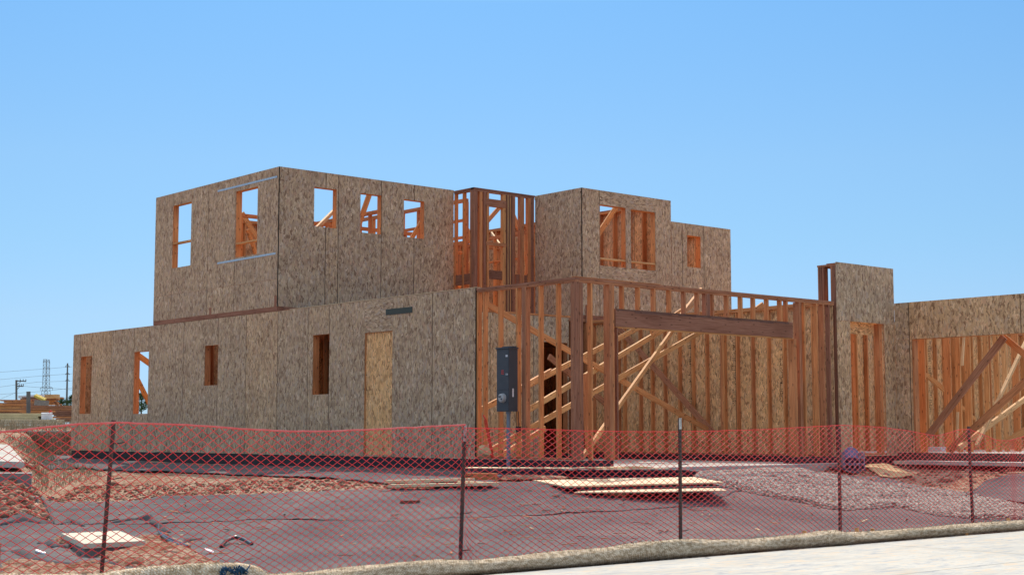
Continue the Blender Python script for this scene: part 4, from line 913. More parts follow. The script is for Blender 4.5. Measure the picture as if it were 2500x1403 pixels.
# concrete blocks on the bank
def slab(pl, z, th, label, mat='greyconc', dz=None):
    P = [onZ(x, y, z) for x, y in pl]
    if dz: P = [p+np.array([0, 0, d]) for p, d in zip(P, dz)]
    mb = MB(); mb.prism(P, th); return tag(mb.build('concrete_slab', mat), label, 'concrete slab', 'broken concrete on the left bank')
def slabD(pts, th, label, mat):
    mb = MB(); mb.prism([onD(x, y, d) for x, y, d in pts], th); return tag(mb.build('concrete_slab', mat), label, 'concrete slab', 'broken concrete on the left bank')
slabD([(-60, 1123, 24.0), (60, 1127, 24.0), (12, 1075, 38), (-130, 1073, 38)], .10, 'pale sunlit concrete slab ramping up the bank at far left', 'concrete')
slabD([(-30, 1155, 21.5), (77, 1155, 21.5), (79, 1152, 22.2), (-30, 1152, 22.2)], .24, 'dark upright concrete block below the pale ramp at far left', 'greyconc')
slabD([(25, 1212, 20.4), (92, 1212, 20.4), (95, 1210, 20.8), (25, 1210, 20.8)], .10, 'small brown concrete piece lowest on the bank', 'greyconc')
slabD([(-20, 1228, 19.8), (3, 1228, 19.8), (12, 1212, 20.6), (-20, 1212, 20.6)], .06, 'small pale concrete corner at the left edge', 'concrete')
mb = MB(); p = gpx(5, 1403); mb.box(p+np.array([-.35, -.1, 0]), p+np.array([-.06, .3, .28]), 0, .3)
tag(mb.build('wooden_block', 'wood'), 'dark red wooden block cut by the lower left corner', 'wood block')
mb = MB(); p = gpx(126, 1222); mb.box(p+np.array([-.07, -.03, 0]), p+np.array([.03, .03, .07]), 0, .1); tag(mb.build('paver_brick', 'greyconc'), 'small dark brick on the near fabric corner by the bank', 'brick')

# ------------------------------------------------------------------ pipes, sheets and scraps on the lot
def tubepx(name, pts, r, mat, label, cat, lifts=None, group=None):
    P = [gpx(x, y)+np.array([0, 0, .03+(lifts[i] if lifts else 0)]) for i, (x, y) in enumerate(pts)]
    # smooth
    A = np.array(P); t = np.linspace(0, len(A)-1, 24); A = np.stack([np.interp(t, np.arange(len(A)), A[:, k]) for k in range(3)], -1)
    for _ in range(3): A[1:-1] = (A[:-2]+2*A[1:-1]+A[2:])/4
    mb = MB(); mb.tube(A, r, 8); return tag(mb.build(name, mat, smooth=True), label, cat, group)
tubepx('black_pipe', [(388, 1303), (387, 1316), (405, 1323), (430, 1332), (458, 1343)], .016, 'blackpipe', 'black pipe bent out of the soil right of the cream lid, upper of the pair', 'pipe', [.08, .05, .03, .02, .01], 'black pipes')
tubepx('black_pipe', [(392, 1320), (410, 1331), (435, 1340), (455, 1347)], .014, 'blackpipe', 'black pipe bent out of the soil right of the cream lid, lower of the pair', 'pipe', [.04, .03, .02, .0], 'black pipes')
tubepx('black_pipe', [(540, 1340), (552, 1331), (575, 1327), (598, 1330), (614, 1334)], .022, 'blackpipe', 'short curved black pipe lying alone on the fabric', 'pipe', [0, .03, .05, .03, 0], 'black pipes')
def board(name, cx, cy, zt, L, Wd, th, ang, mat, label, cat, group=None, tilt=0, t=.9):
    c = onZ(cx, cy, zt); a = math.radians(ang); u = RT*math.cos(a)+f2*math.sin(a); v = -RT*math.sin(a)+f2*math.cos(a)
    P = [c+u*L/2*s+v*Wd/2*r+np.array([0, 0, tilt*s]) for s, r in ((-1, -1), (1, -1), (1, 1), (-1, 1))]
    mb = MB(); mb.prism(P, th, t); return tag(mb.build(name, mat), label, cat, group)
# stacks of sheets: each corner is (photo column, distance, height)
def sheetq(c, th, mat, label, name='plywood_sheet', cat='plywood sheet', grp='plywood sheets stacked before the garage', t=.9):
    P = [np.array([0, 0, z])+f2*d+RT*((x-CX)/F*d) for x, d, z in c]
    mb = MB(); mb.prism(P, th, t); return tag(mb.build(name, mat), label, cat, grp)
NTH = ('topmost', 'second from top', 'third from top', 'fourth from top', 'middle one', 'fourth from bottom', 'third from bottom', 'second from bottom', 'lowest')
for k in range(9):
    a_ = (k*37 % 40)-18; z = -.095-.0125*k
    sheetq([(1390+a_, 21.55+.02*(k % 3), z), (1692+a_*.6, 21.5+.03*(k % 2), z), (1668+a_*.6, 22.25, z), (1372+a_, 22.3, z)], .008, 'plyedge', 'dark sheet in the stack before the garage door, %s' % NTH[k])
sheetq([(1128, 22.0, -.075), (1400, 21.9, -.08), (1415, 22.4, -.08), (1150, 22.5, -.075)], .012, 'ply', 'long pale sheet reaching left over the timber bearer')
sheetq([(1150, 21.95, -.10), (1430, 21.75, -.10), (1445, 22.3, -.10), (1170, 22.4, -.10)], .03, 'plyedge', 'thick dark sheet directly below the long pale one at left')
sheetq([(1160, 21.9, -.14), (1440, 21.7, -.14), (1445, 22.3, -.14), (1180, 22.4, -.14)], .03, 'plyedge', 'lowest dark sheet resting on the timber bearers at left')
sheetq([(1375, 21.9, -.078), (1570, 22.3, -.06), (1560, 22.5, -.058), (1365, 22.1, -.078)], .012, 'ply', 'thin pale sheet fanned over the dark stack, left of three')
sheetq([(1440, 21.8, -.075), (1590, 22.1, -.066), (1560, 22.7, -.066), (1420, 22.3, -.075)], .012, 'card', 'thin pale sheet fanned over the dark stack, middle of three')
sheetq([(1460, 21.65, -.085), (1640, 21.9, -.082), (1600, 22.5, -.082), (1430, 22.3, -.085)], .010, 'ply', 'thin pale sheet fanned over the dark stack, right of three')
mb = MB(); a_ = f2*21.75+RT*((1140-CX)/F*21.75); b__ = f2*21.65+RT*((1212-CX)/F*21.65); mb.beam(a_+ZZ*-.21, b__+ZZ*-.21, .14, .13, t=.5); tag(mb.build('timber_bearer', 'wood'), 'square timber under the left end of the sheet stack', 'timber')
mb = MB(); a_ = f2*21.7+RT*((1610-CX)/F*21.7); mb.beam(a_+ZZ*-.235, a_+f2*.6+ZZ*-.235, .1, .05, t=.4); tag(mb.build('timber_bearer', 'wood'), 'flat timber under the right end of the sheet stack', 'timber')
sheetq([(1378, 20.1, -.275), (1762, 20.5, -.235), (1690, 21.35, -.19), (1302, 21.0, -.225)], .02, 'ply', 'large sunlit plywood sheet in front of the dark stack')
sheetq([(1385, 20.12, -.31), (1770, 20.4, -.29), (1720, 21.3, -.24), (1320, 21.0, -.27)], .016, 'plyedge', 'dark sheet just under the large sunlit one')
sheetq([(1400, 20.0, -.355), (1560, 19.9, -.345), (1770, 20.15, -.335), (1750, 20.4, -.31), (1600, 20.4, -.30), (1440, 20.3, -.325)], .014, 'ply', 'lowest narrow plywood sheet nearest the fence, under the sunlit one')
for (xa, ya, xb, yb, w_, lab) in ((944, 1182, 1155, 1177, .16, 'pale board left of the sheet stack, the farther one'), (952, 1192, 1192, 1188, .18, 'pale board left of the sheet stack, the nearer one'), (1120, 1184, 1215, 1188, .10, 'short pale board crossing the right ends of two long boards')):
    mb = MB(); pa = gpx(xa, ya+5)+ZZ*.07; pb = gpx(xb, yb+5)+ZZ*.07; mb.beam(pa, pb, w_, .04, t=.9); tag(mb.build('loose_board', 'ply'), lab, 'board', 'pale boards left of the sheet stack')
mb = MB(); p = gpx(1506, 1210); mb.beam(p+np.array([-.02, 0, .05])-RT*.12+f2*.03, p+RT*.12-f2*.06+np.array([0, 0, .035]), .13, .05, t=.85); mb.beam(p+np.array([-.02, 0, .02])-RT*.10+f2*.03, p+RT*.13-f2*.06+np.array([0, 0, .01]), .12, .04, t=.4)
tag(mb.build('wood_offcut', 'wood'), 'stubby pale wood offcut lying in front of the plywood sheets', 'offcut')
mb = MB(); p = gpx(1450, 1205); mb.beam(p-RT*.12+np.array([0, 0, .025]), p+RT*.12+np.array([0, 0, .025]), .05, .04, t=.15); tag(mb.build('wood_offcut', 'wood'), 'small dark wood offcut just left of the pale one', 'offcut')
mb = MB(); p = gpx(1001, 1231); mb.beam(p-RT*.13+np.array([0, 0, .03]), p+RT*.13+np.array([0, 0, .035]), .05, .05, t=.05); tag(mb.build('wood_offcut', 'wood'), 'dark offcut alone in the middle of the fabric', 'offcut')
mb = MB(); p = gpx(2010, 1232); mb.beam(p-RT*.15+np.array([0, 0, .06]), p+RT*.15+np.array([0, 0, .05]), .06, .02, t=.85); tag(mb.build('wood_offcut', 'wood'), 'thin pale stick lying on the gravel edge left of the fourth post', 'stick')
mb = MB(); p = gpx(496, 1352); mb.prism([p+np.array([.0, -.03, .05]), p+RT*.1+np.array([0, 0, .02]), p+RT*.09+f2*.08+np.array([0, 0, .03]), p+f2*.08+np.array([0, 0, .06])], .01); tag(mb.build('paper_scrap', 'white'), 'small white scrap on the fabric right of the dug soil', 'scrap')
mb = MB(); p = gpx(97, 1357); mb.tube([p+np.array([-.03, .03, .05]), p+np.array([.04, -.03, .02])], .02, 8); tag(mb.build('can', 'galv', smooth=True), 'crushed shiny can on the fabric at lower left', 'can')
# bucket pile, kraft sheet and rag near tower
b_ = empty('plastic_crate', tuple(onD(2085, 1149, 26.8)), 'pale lavender plastic crate standing in the shade under the tower portal', 'crate')
mb = MB(); P = onD(2058, 1149, 26.8); a, b = RT, f2
for k in range(3):
    for j in range(4): mb.beam(P+a*(.02+.09*j)+ZZ*(.02+.11*k), P+a*(.08+.09*j)+ZZ*(.02+.11*k), .3, .035)
for j in range(5): mb.beam(P+a*(.0+.09*j), P+a*(.0+.09*j)+ZZ*.34, .02, .3, up=tuple(b))
child(b_, mb, 'crate_body', 'crate')
mb = MB(); mb.tube([P+a*.12+ZZ*.2-b*.17, P+a*.12+ZZ*.34-b*.1, P+a*.15+ZZ*.40], [.12, .14, .05], 10); child(b_, mb, 'plastic_wrap', 'lav', smooth=True)
def sheetpx(name, pts, z, mat, label, cat, th=.006, bumpy=.04, n=14):
    P = [gpx(x, y)+np.array([0, 0, .05]) for (x, y) in pts]; V = []
    for i in range(n):
        for j in range(n):
            u, v = i/(n-1), j/(n-1); p = (P[0]*(1-u)+P[1]*u)*(1-v)+(P[3]*(1-u)+P[2]*u)*v
            V.append(p+np.array([0, 0, bumpy*(math.sin(3.1*u+1)*math.sin(3.14*v)+.5*_tab[i//2+20, j//2+int(pts[0][0]) % 100])]))
    id_ = np.arange(n*n).reshape(n, n); Fc = np.stack([id_[:-1, :-1], id_[1:, :-1], id_[1:, 1:], id_[:-1, 1:]], -1).reshape(-1, 4)
    o = fast_mesh(name, np.array(V), Fc, mat, np.full(len(Fc), .5), smooth=True); md = o.modifiers.new('t', 'SOLIDIFY'); md.thickness = th; return tag(o, label, cat)
sheetpx('kraft_sheet', [(2108, 1142), (2150, 1170), (2232, 1166), (2172, 1137)], [-.30, -.40, -.38, -.30], 'card', 'curled tan strand sheet on the ground right of the lavender crate', 'board')
sheetpx('dark_tarp', [(1975, 1140), (2080, 1160), (2110, 1150), (2010, 1134)], [-.33, -.42, -.4, -.3], 'plyedge', 'dark crumpled tarp in the shade beneath the tower portal', 'tarp', bumpy=.08)
sheetpx('rag', [(2100, 1135), (2155, 1134), (2165, 1127), (2115, 1127)], [-.22, -.22, -.2, -.2], 'greyconc', 'grey crumpled rag beyond the tan sheet', 'rag', bumpy=.1)
p = onY(2295, 1100, 18.6); mb = MB(); mb.box((p[0]-.28, 18.4, .035), (p[0]+.28, 18.9, .13), 0); tag(mb.build('sunlit_floor_box', 'white'), 'low white box standing in for sunlit wing floor between the studs', 'bundle')  # white box added in place of a sunlit strip of floor

# ------------------------------------------------------------------ weeds
def blades(name, XY, hgt, label, cat, wd=.006, tl=0, th=1, lean=.5, par=None):
    n = len(XY); a = rng.random(n)*6.28; h = hgt*(.4+.9*rng.random(n)); L = lean*h*rng.random(n); b = rng.random(n)*6.28
    Z = gz(XY[:, 0], XY[:, 1])
    base = np.concatenate([XY, Z[:, None]], 1); dx = np.stack([np.cos(a), np.sin(a), 0*a], -1)*wd
    mid = base+np.stack([np.cos(b)*L*.35, np.sin(b)*L*.35, h*.6], -1); tip = base+np.stack([np.cos(b)*L, np.sin(b)*L, h], -1)
    V = np.stack([base-dx, base+dx, mid+dx*.7, mid-dx*.7, tip], 1).reshape(-1, 3)
    k = 5*np.arange(n)[:, None]; T = np.concatenate([k+np.array([[0, 1, 2]]), k+np.array([[0, 2, 3]]), k+np.array([[3, 2, 4]])], 1).reshape(-1, 3)
    return tag(fast_mesh(name, V, T, 'grassy', np.repeat(tl+(th-tl)*rng.random(n), 3)), label, cat, None, 'stuff')
WP = poly_world([(12, 1070), (60, 1075), (110, 1105), (150, 1135), (230, 1150), (260, 1165), (150, 1190), (95, 1200), (85, 1160), (65, 1125)])
c_ = scatter_poly(WP, 420); xy = (c_[:, None]+rng.normal(0, .07, (420, 7, 2))).reshape(-1, 2)
blades('dry_weeds', xy, .13, 'dry weeds growing down the soil bank left of the house', 'weeds', .005, .2, 1)
pts = np.stack([rng.uniform(-6, 24, 9000), rng.uniform(41.5, 52, 9000)], -1)
blades('field_grass', pts, .30, 'dry grass along the top of the cut bank behind', 'grass', .010, .2, 1)
c_ = scatter_poly(poly_world([(110, 1104), (128, 1102), (132, 1108), (112, 1110)]), 160); o = blades('green_weed', c_, .3, 'small bright green weed at the foot of the red bank', 'weed', .008, 0, .2)

# chips, straw and splinters lying about
mb = MB(); FP = poly_world([(140, 1225), (1100, 1205), (1700, 1200), (1950, 1240), (2300, 1270), (1900, 1296), (1200, 1350), (700, 1390), (480, 1370), (420, 1290)])
for q_ in scatter_poly(FP, 240):
    z_ = float(gz(q_[0], q_[1]))+.03; a_ = rng.random()*3.14; L_ = rng.gamma(1.5, .022)+.01; d_ = np.array([math.cos(a_), math.sin(a_), rng.normal(0, .1)])*L_
    mb.beam(np.array([q_[0], q_[1], z_])-d_, np.array([q_[0], q_[1], z_])+d_, .010+.012*rng.random(), .006, t=rng.choice([.1, .5, .95]))
tag(mb.build('wood_chips', 'wood'), 'wood chips and splinters scattered over the fabric', 'wood chips', None, 'stuff')

# ------------------------------------------------------------------ straw wattles along the walk
def wattle(pl, label, r0=.095, yy=10.28, n_per=26, seed=0):
    T = [onY(x, y, yy) for x, y in pl]; X = np.array([p[0] for p in T]); Zt = np.array([p[2] for p in T])
    n = int((X[-1]-X[0])*n_per); xs_ = np.linspace(X[0], X[-1], n); zt_ = np.interp(xs_, X, Zt); m_ = 28
    V = []; uv = []
    for i, x in enumerate(xs_):
        zt1 = zt_[i]; zb = ZW-.01; rz = max(.06, (zt1-zb)/2); ry = r0*(1+.25*float(vnoise(x, seed, 1.7, 3)))*(1.15 if rz < .09 else 1)
        e_ = min(1, .25+.75*math.sqrt(min(1, min(x-X[0], X[-1]-x)/.10+1e-6)))
        cy = yy+.05*float(vnoise(x, seed, .8, 6))*2
        for j in range(m_):
            a = 2*math.pi*j/m_; lump = 1+.30*float(fbm(x*1.1, a*1.0+seed, 1.6, 3, 2))+.10*float(vnoise(x*7, a*5+seed, 1, 3))+.05*float(vnoise(x, a*6+seed, 14, 4)); ca = math.cos(a); sa = math.sin(a)
            V.append((x, cy+ry*e_*lump*ca, zb+rz+rz*e_*(sa if sa < 0 else sa*lump)))
    V = np.array(V); idx = np.arange(n*m_).reshape(n, m_); J = np.roll(idx, -1, 1)
    Fc = np.stack([idx[:-1], J[:-1], J[1:], idx[1:]], -1).reshape(-1, 4)
    o = fast_mesh('straw_wattle', V, Fc, 'straw', smooth=True)
    uvl = o.data.uv_layers.new(name='UVMap'); ii = Fc//m_; jj = np.stack([np.arange(m_), np.arange(m_)+1, np.arange(m_)+1, np.arange(m_)], -1); jj = np.tile(jj[None], (n-1, 1, 1)).reshape(-1, 4)
    U = np.stack([xs_[ii], jj*2*math.pi*.1/m_], -1).astype(np.float32); uvl.data.foreach_set('uv', U.ravel())
    o.data.flip_normals()
    # straw ends
    k = int(len(xs_)*22); i = rng.integers(1, n-1, k); j = rng.integers(0, m_, k); base = V[i*m_+j]; cen = np.stack([xs_[i], np.full(k, yy), V.reshape(n, m_, 3)[i].mean(1)[:, 2]], -1)
    nr = base-cen; nr[:, 0] = 0; nr /= np.linalg.norm(nr, axis=1)[:, None]+1e-9
    d = nr*.45+rng.normal(0, .75, (k, 3)); d /= np.linalg.norm(d, axis=1)[:, None]; L = rng.uniform(.015, .05, k)[:, None]
    s_ = np.cross(d, np.array([.3, .2, 1.0])); s_ /= np.linalg.norm(s_, axis=1)[:, None]; s_ *= .0034
    VV = np.stack([base-s_-d*L*.4, base+s_-d*L*.4, base+s_*.4+d*L], 1).reshape(-1, 3)
    h = fast_mesh('loose_straw', VV, np.arange(3*k).reshape(-1, 3), 'strawbit', rng.random(k)); h.parent = o; h['kind'] = 'stuff'
    return tag(o, label, 'straw wattle', 'straw wattles along the walk')
M['strawbit'] = mat_attr('straw_bits', [(0, (.34, .24, .16)), (.5, (.70, .54, .38)), (1, (.90, .76, .58))], .9, 60)
wattle([(-400, 1408), (0, 1400), (250, 1399), (330, 1390), (420, 1382), (500, 1377), (580, 1375), (625, 1380), (650, 1392)], 'straw wattle at lower left with a dark blue rag on it', .15, 10.36, seed=1)
wattle([(600, 1399), (680, 1399), (760, 1396), (850, 1386), (950, 1378), (1020, 1371), (1080, 1366), (1150, 1368), (1230, 1358), (1330, 1350), (1400, 1341), (1480, 1334), (1540, 1325), (1600, 1320), (1665, 1318), (1750, 1318), (1830, 1315), (1900, 1310), (1960, 1304), (2005, 1294), (2040, 1293), (2075, 1300)], 'long straw wattle between the second and the fourth post', .10, 10.26, seed=4)
wattle([(2018, 1308), (2060, 1302), (2110, 1304), (2150, 1303), (2190, 1294), (2235, 1290), (2290, 1289), (2340, 1281), (2400, 1276), (2460, 1275), (2560, 1268)], 'straw wattle at far right beside the last post', .10, 10.30, seed=9)
mb = MB()
for k in range(60):
    x, y = 540+rng.uniform(0, 60), 1392+rng.uniform(-4, 5); p = onY(x, y, 10.24); mb.tube([p, p+rng.normal(0, .012, 3), p+rng.normal(0, .02, 3)], .006, 5)
tag(mb.build('rag', 'blue'), 'dark blue shredded rag on the left straw wattle', 'rag')
for i, (x, yt, yb, lab) in enumerate(((1183, 1364, 1385, 'wooden stake just right of the second post'), (1507, 1335, 1352, 'wooden stake midway between second and third post'), (1778, 1315, 1332, 'wooden stake right of the third post'), (1965, 1295, 1318, 'wooden stake left of the overlap of two wattles'), (2040, 1300, 1318, 'wooden stake standing at the overlap of two wattles'), (2093, 1288, 1310, 'left one of two wooden stakes right of the fourth post'), (2129, 1289, 1312, 'right one of two wooden stakes right of the fourth post'), (2461, 1264, 1285, 'wooden stake at the right edge of the photo'), (310, 1390, 1410, 'wooden stake right of the leftmost post'), (2364, 1304, 1312, 'short dark wooden stub at the foot of the right wattle'))):
    p = onY(x, yt, 10.40 if i < 9 else 10.16); q = np.array([p[0], p[1], -.8]); mb = MB(); tl = rng.normal(0, .012, 2); mb.beam(q, p+np.array([tl[0], tl[1], 0]), .04, .022, up=(1, .2, 0), t=.72)
    tag(mb.build('wooden_stake', 'wood'), lab, 'stake', 'stakes pinning the wattles')

# ------------------------------------------------------------------ safety fence
fence = empty('safety_fence', (9, 11.1, -.75), 'red orange plastic mesh fence hung on steel posts across the lot', 'fence')
posts = [(278, 1025, 248, 1402, 11.15), (1136, 1036, 1125, 1368, 11.1), (1661, 1020, 1663, 1318, 11.02), (2050, 1039, 2053, 1300, 11.1), (2366, 1040, 2377, 1278, 11.1)]
labs = ['rusty leaning steel post, leftmost', 'steel post with a pale perforated top, second from left', 'white tipped steel post in the middle', 'dark steel post before the tower portal', 'thin dark steel post farthest right']
PW = []
for i, (xt, yt, xb, yb, yy) in enumerate(posts):
    t_ = onY(xt, yt, yy); b_ = onY(xb, yb, yy); PW.append((t_, b_)); mb = MB(); d = t_-b_; b2_ = b_-d/np.linalg.norm(d)*.25
    mb.beam(b2_, t_, .032, .006, up=(0, 1, 0)); mb.beam(b2_+np.array([0, .018, 0]), t_+np.array([0, .018, 0]), .006, .032, up=(0, 1, 0))
    k = .12
    while k < 1.2:
        q = b_+d/np.linalg.norm(d)*k; mb.box(q+np.array([-.008, -.010, 0]), q+np.array([.008, -.003, .02]), 2); k += .055
    o = child(fence, mb, 'steel_post', 'steel'); o['label'] = labs[i]
    if i in (1, 2):
        mb = MB(); q = t_-d/np.linalg.norm(d)*(.16 if i == 1 else .12); mb.beam(q, t_+d*.001, .034, .008, up=(0, 1, 0)); s = mb.build('painted_tip', 'whitepaint'); s.parent = o
    for z in (.1, .45, .8, 1.1):
        q = b_+d*z/1.3; mb = MB(); s_ = .10*random.choice((-1, 1)); mb.tube([q+np.array([0, -.02, 0]), q+np.array([s_*.5, -.03, .004]), q+np.array([s_, -.02, .012])], .004, 5)
        s = mb.build('wire_tie', 'darkwire'); s.parent = o
def netting(top, yy, cw, rows, xa, xb, wr, rough, bunch, sw, label, zbot=-.80):
    T = [onY(x, y, yy) for x, y in top]; TX = np.array([p[0] for p in T]); TZ = np.array([p[2] for p in T])
    ncol = int((xb-xa)/cw)
    def pos(c, r):     # c in columns, r in rows (float)
        x = xa+c*cw; t = r/rows
        for (bx, amp, wd_) in bunch: x = x-amp*(x-bx)*np.exp(-((x-bx)/wd_)**2)
        zt_ = np.interp(x, TX, TZ); zb = zbot+.02*vnoise(x, 0, .8, 2)
        warp = (1-t)*.12*(vnoise(x, 3, .5, 4))
        z = zb+(zt_-zb)*(t+.06*np.sin(t*3.14)*vnoise(x, 0, .6, 8)*2)
        y = yy-.015+.05*np.sin(t*3.1)*vnoise(x, 0, .7, 5)*2+.006*vnoise(x*20, t*20, 1, 3)+.05*(t < .02)
        x = x+.05*t*vnoise(x, 1, .9, 7)+.012*(vnoise(c, r, .9, 1))+.035*math.sin(0)+rough*vnoise(x*3, t*5, 1, 6)
        return np.stack([x, y, z+.006*vnoise(c*1.3, r*1.7, 1, 9)], -1)
    segs = []; 
    R_, C_ = np.meshgrid(np.arange(rows*2), np.arange(ncol*2+1), indexing='ij'); R_ = R_.ravel(); C_ = C_.ravel()
    ok = ((R_+C_) % 2 == 0); R_ = R_[ok]; C_ = C_[ok]
    A = pos(C_/2, R_/2); 
    for dc in (1, -1):
        m2 = (C_+dc >= 0) & (C_+dc <= ncol*2); B = pos((C_[m2]+dc)/2, (R_[m2]+1)/2); segs.append((A[m2], B))
    A = np.concatenate([s[0] for s in segs]); B = np.concatenate([s[1] for s in segs])
    d = B-A; d /= np.linalg.norm(d, axis=1)[:, None]; nn = np.cross(d, np.array([0, 1.0, 0])); nn /= np.linalg.norm(nn, axis=1)[:, None]; yv = np.tile(np.array([0, 1.0, 0]), (len(d), 1))
    w2 = sw/2; tt = sw*.3; A = A-d*w2*.5; B = B+d*w2*.5
    V = np.stack([A+nn*w2-yv*tt, A-nn*w2-yv*tt, A-nn*w2+yv*tt, A+nn*w2+yv*tt, B+nn*w2-yv*tt, B-nn*w2-yv*tt, B-nn*w2+yv*tt, B+nn*w2+yv*tt], 1).reshape(-1, 3)
    k = 8*np.arange(len(A))[:, None]
    Fc = np.concatenate([k+np.array([[a, (a+1) % 4, 4+(a+1) % 4, 4+a]]) for a in range(4)], 1).reshape(-1, 4)
    o = fast_mesh('mesh_netting', V, Fc, 'net', np.zeros(len(Fc))); o.parent = fence; o.matrix_parent_inverse = Matrix.Translation(fence.location).inverted(); o['label'] = label
    # selvedge rope
    c = np.arange(0, ncol*2+1)/2; E_ = pos(c, np.full(len(c), rows*1.0)); mb = MB(); mb.tube(E_, wr, 6); s = mb.build('top_edge', 'netedge' if wr > .006 else 'net'); s.parent = o
    return o
M['netedge'] = mat_simple('faded_pink_plastic', (.85, .18, .17), .5, .4, .2, 12, (.78, .10, .09), bst=0)
topL = [(-700, 1085), (-200, 1058), (0, 1054), (130, 1040), (200, 1034), (280, 1031), (400, 1034), (500, 1040), (600, 1047), (700, 1052), (800, 1052), (900, 1048), (1000, 1043), (1136, 1036)]
topR = [(1136, 1044), (1300, 1046), (1400, 1050), (1540, 1053), (1663, 1053), (1750, 1051), (1850, 1048), (2050, 1037), (2100, 1039), (2150, 1042), (2215, 1051), (2262, 1060), (2285, 1063), (2300, 1060), (2340, 1048), (2366, 1047), (2400, 1060), (2430, 1074), (2460, 1075), (2500, 1064), (2560, 1055), (2800, 1050)]
xl = PW[1][0][0]
netting(topL, 11.1, .104, 20, 1.5, xl+.03, .009, .004, [(xl, .45, .25)], .0044, 'left roll of mesh with wide diamonds and thick top edge')
netting(topR, 11.06, .108, 22, xl-.05, 21.5, .0038, .003, [(xl, .5, .25), (18.75, .6, .35), (17.3, .3, .2)], .0044, 'right roll of mesh with small diamonds and sagging top')

# ------------------------------------------------------------------ background: lumber yard, poles, trees
def lumber(name, x0, x1, yt, yb, d, mat, label, rows=6, cols=1, t=.5, deep=1.1, gaps=0.03, grp='stacks of lumber behind the lot'):
    """stack facing the camera side: courses of boards lying along image horizontal"""
    A = onD(x0, yb, d); zt_ = onD(x0, yt, d)[2]; zb = A[2]; L = (x1-x0)/F*d; mb = MB(); h = (zt_-zb)/rows
    for r in range(rows):
        o_ = random.uniform(-.12, .12)
        for c in range(4):
            p = A+RT*o_+f2*(deep/4*(c+.5)); p = np.array([p[0], p[1], zb+h*(r+.5)]); q = p+RT*(L+random.uniform(-.25, .15)); mb.beam(p, q, deep/4-.01, h*.86, t=min(1, max(0, t+random.uniform(-.3, .2))))
        if r % 2 == 1:
            for k in (.1, .3, .5, .7, .9):
                p = A+RT*L*k-f2*.02; mb.beam(np.array([p[0], p[1], zb+h*r]), np.array([p[0], p[1], zb+h*r])+f2*deep, .05, h*.4, t=t*.6)
    return tag(mb.build(name, mat), label, 'lumber stack', grp)
lumber('lumber_stack', -260, 100, 1008, 1023.5, 55, 'creamlum', 'upper bundle of cream boards at far left in front of the red stacks', 4, t=.9)
M['greyl'] = mat_simple('greyed_lumber', (.60, .50, .36), .9, .15, .3, 1.5, bst=.2)
lumber('lumber_stack', -260, 132, 1023, 1036, 53.5, 'greyl', 'lower bundle of greyish boards at far left on the grass', 3)
lumber('lumber_stack', -260, 158, 1037, 1047, 52.5, 'greyl', 'lowest long bundle of weathered boards behind the grass', 2)
e_ = empty('wrapped_bundle', tuple(onD(115, 1025, 54)), 'white wrapped end of a board bundle with red tie at far left', 'wrapped bundle')
mb = MB(); mb.prism([onD(101, 1008, 54.3), onD(127, 1007, 54.3), onD(128, 1006.5, 55.6), onD(101, 1007, 55.6)], .26); child(e_, mb, 'white_wrap', 'white')
mb = MB(); p = onD(120, 1006, 54.2); mb.tube([p, p+ZZ*.06+RT*.05, p+ZZ*.03+RT*.1], .03, 6); child(e_, mb, 'red_tie', 'redhose')
lumber('lumber_stack', 130, 215, 1001, 1030, 62, 'wood', 'red brown stack beside the house corner, right of the white wrap', 6, t=.3)
lumber('lumber_stack', 52, 230, 989, 1012, 68, 'wood', 'long middle stack of reddish panels behind the cream boards', 4, t=.55)
lumber('lumber_stack', -40, 60, 985, 1012, 70, 'wood', 'leftmost stack of dull red framed panels', 4, t=.45)
lumber('lumber_stack', 4, 90, 975, 990, 76, 'wood', 'sloping pile of red boards left of the grey sheet', 4, t=.4)
lumber('lumber_stack', 50, 135, 968, 988, 80, 'wood', 'highest red pile below the lattice tower', 5, t=.35)
M['yellow'] = mat_simple('yellow_joists', (.72, .55, .10), .7, .3, .2, 2, bst=0)
mb = MB()
for k in range(5): mb.beam(onD(88+k*2, 963+k*.9, 74)-f2*.2*k, onD(112+k*2, 974+k*.9, 74)-f2*.2*k, .1, .1)
tag(mb.build('joist_bundle', 'yellow'), 'slanting yellow joists on top of the red piles', 'joists')
mb = MB(); mb.beam(onD(52, 969, 82), onD(113, 966, 82), 1.0, .14); tag(mb.build('board_bundle', 'white'), 'thin whitish bundle lying on the highest red pile', 'board bundle')
mb = MB()
for k in range(3): mb.beam(onD(113, 966+k*4, 79+k), onD(142, 965+k*4, 79+k), .6, .12, t=.8)
tag(mb.build('board_bundle', 'wood'), 'pale orange boards at the right end of the highest pile', 'board bundle')
mb = MB(); mb.beam(onD(84, 982, 73), onD(119, 984, 73), .05, .26); tag(mb.build('grey_sheet', 'greyconc'), 'grey sheet leaning against the piles under the yellow joists', 'sheet')
mb = MB(); a = onD(69.5, 955, 58); b = onD(69.5, 1008, 58); mb.beam(b, a, .13, .1, up=(0, 1, 0)); tag(mb.build('marker_post', 'pole'), 'thin grey post standing among the lumber stacks', 'post')
# retaining edge on the bank top
mb = MB(); mb.beam(onD(-60, 1052, 44), onD(176, 1052, 42.5), .2, .02); tag(mb.build('kerb', 'concrete'), 'thin white kerb along the top of the cut bank', 'kerb')
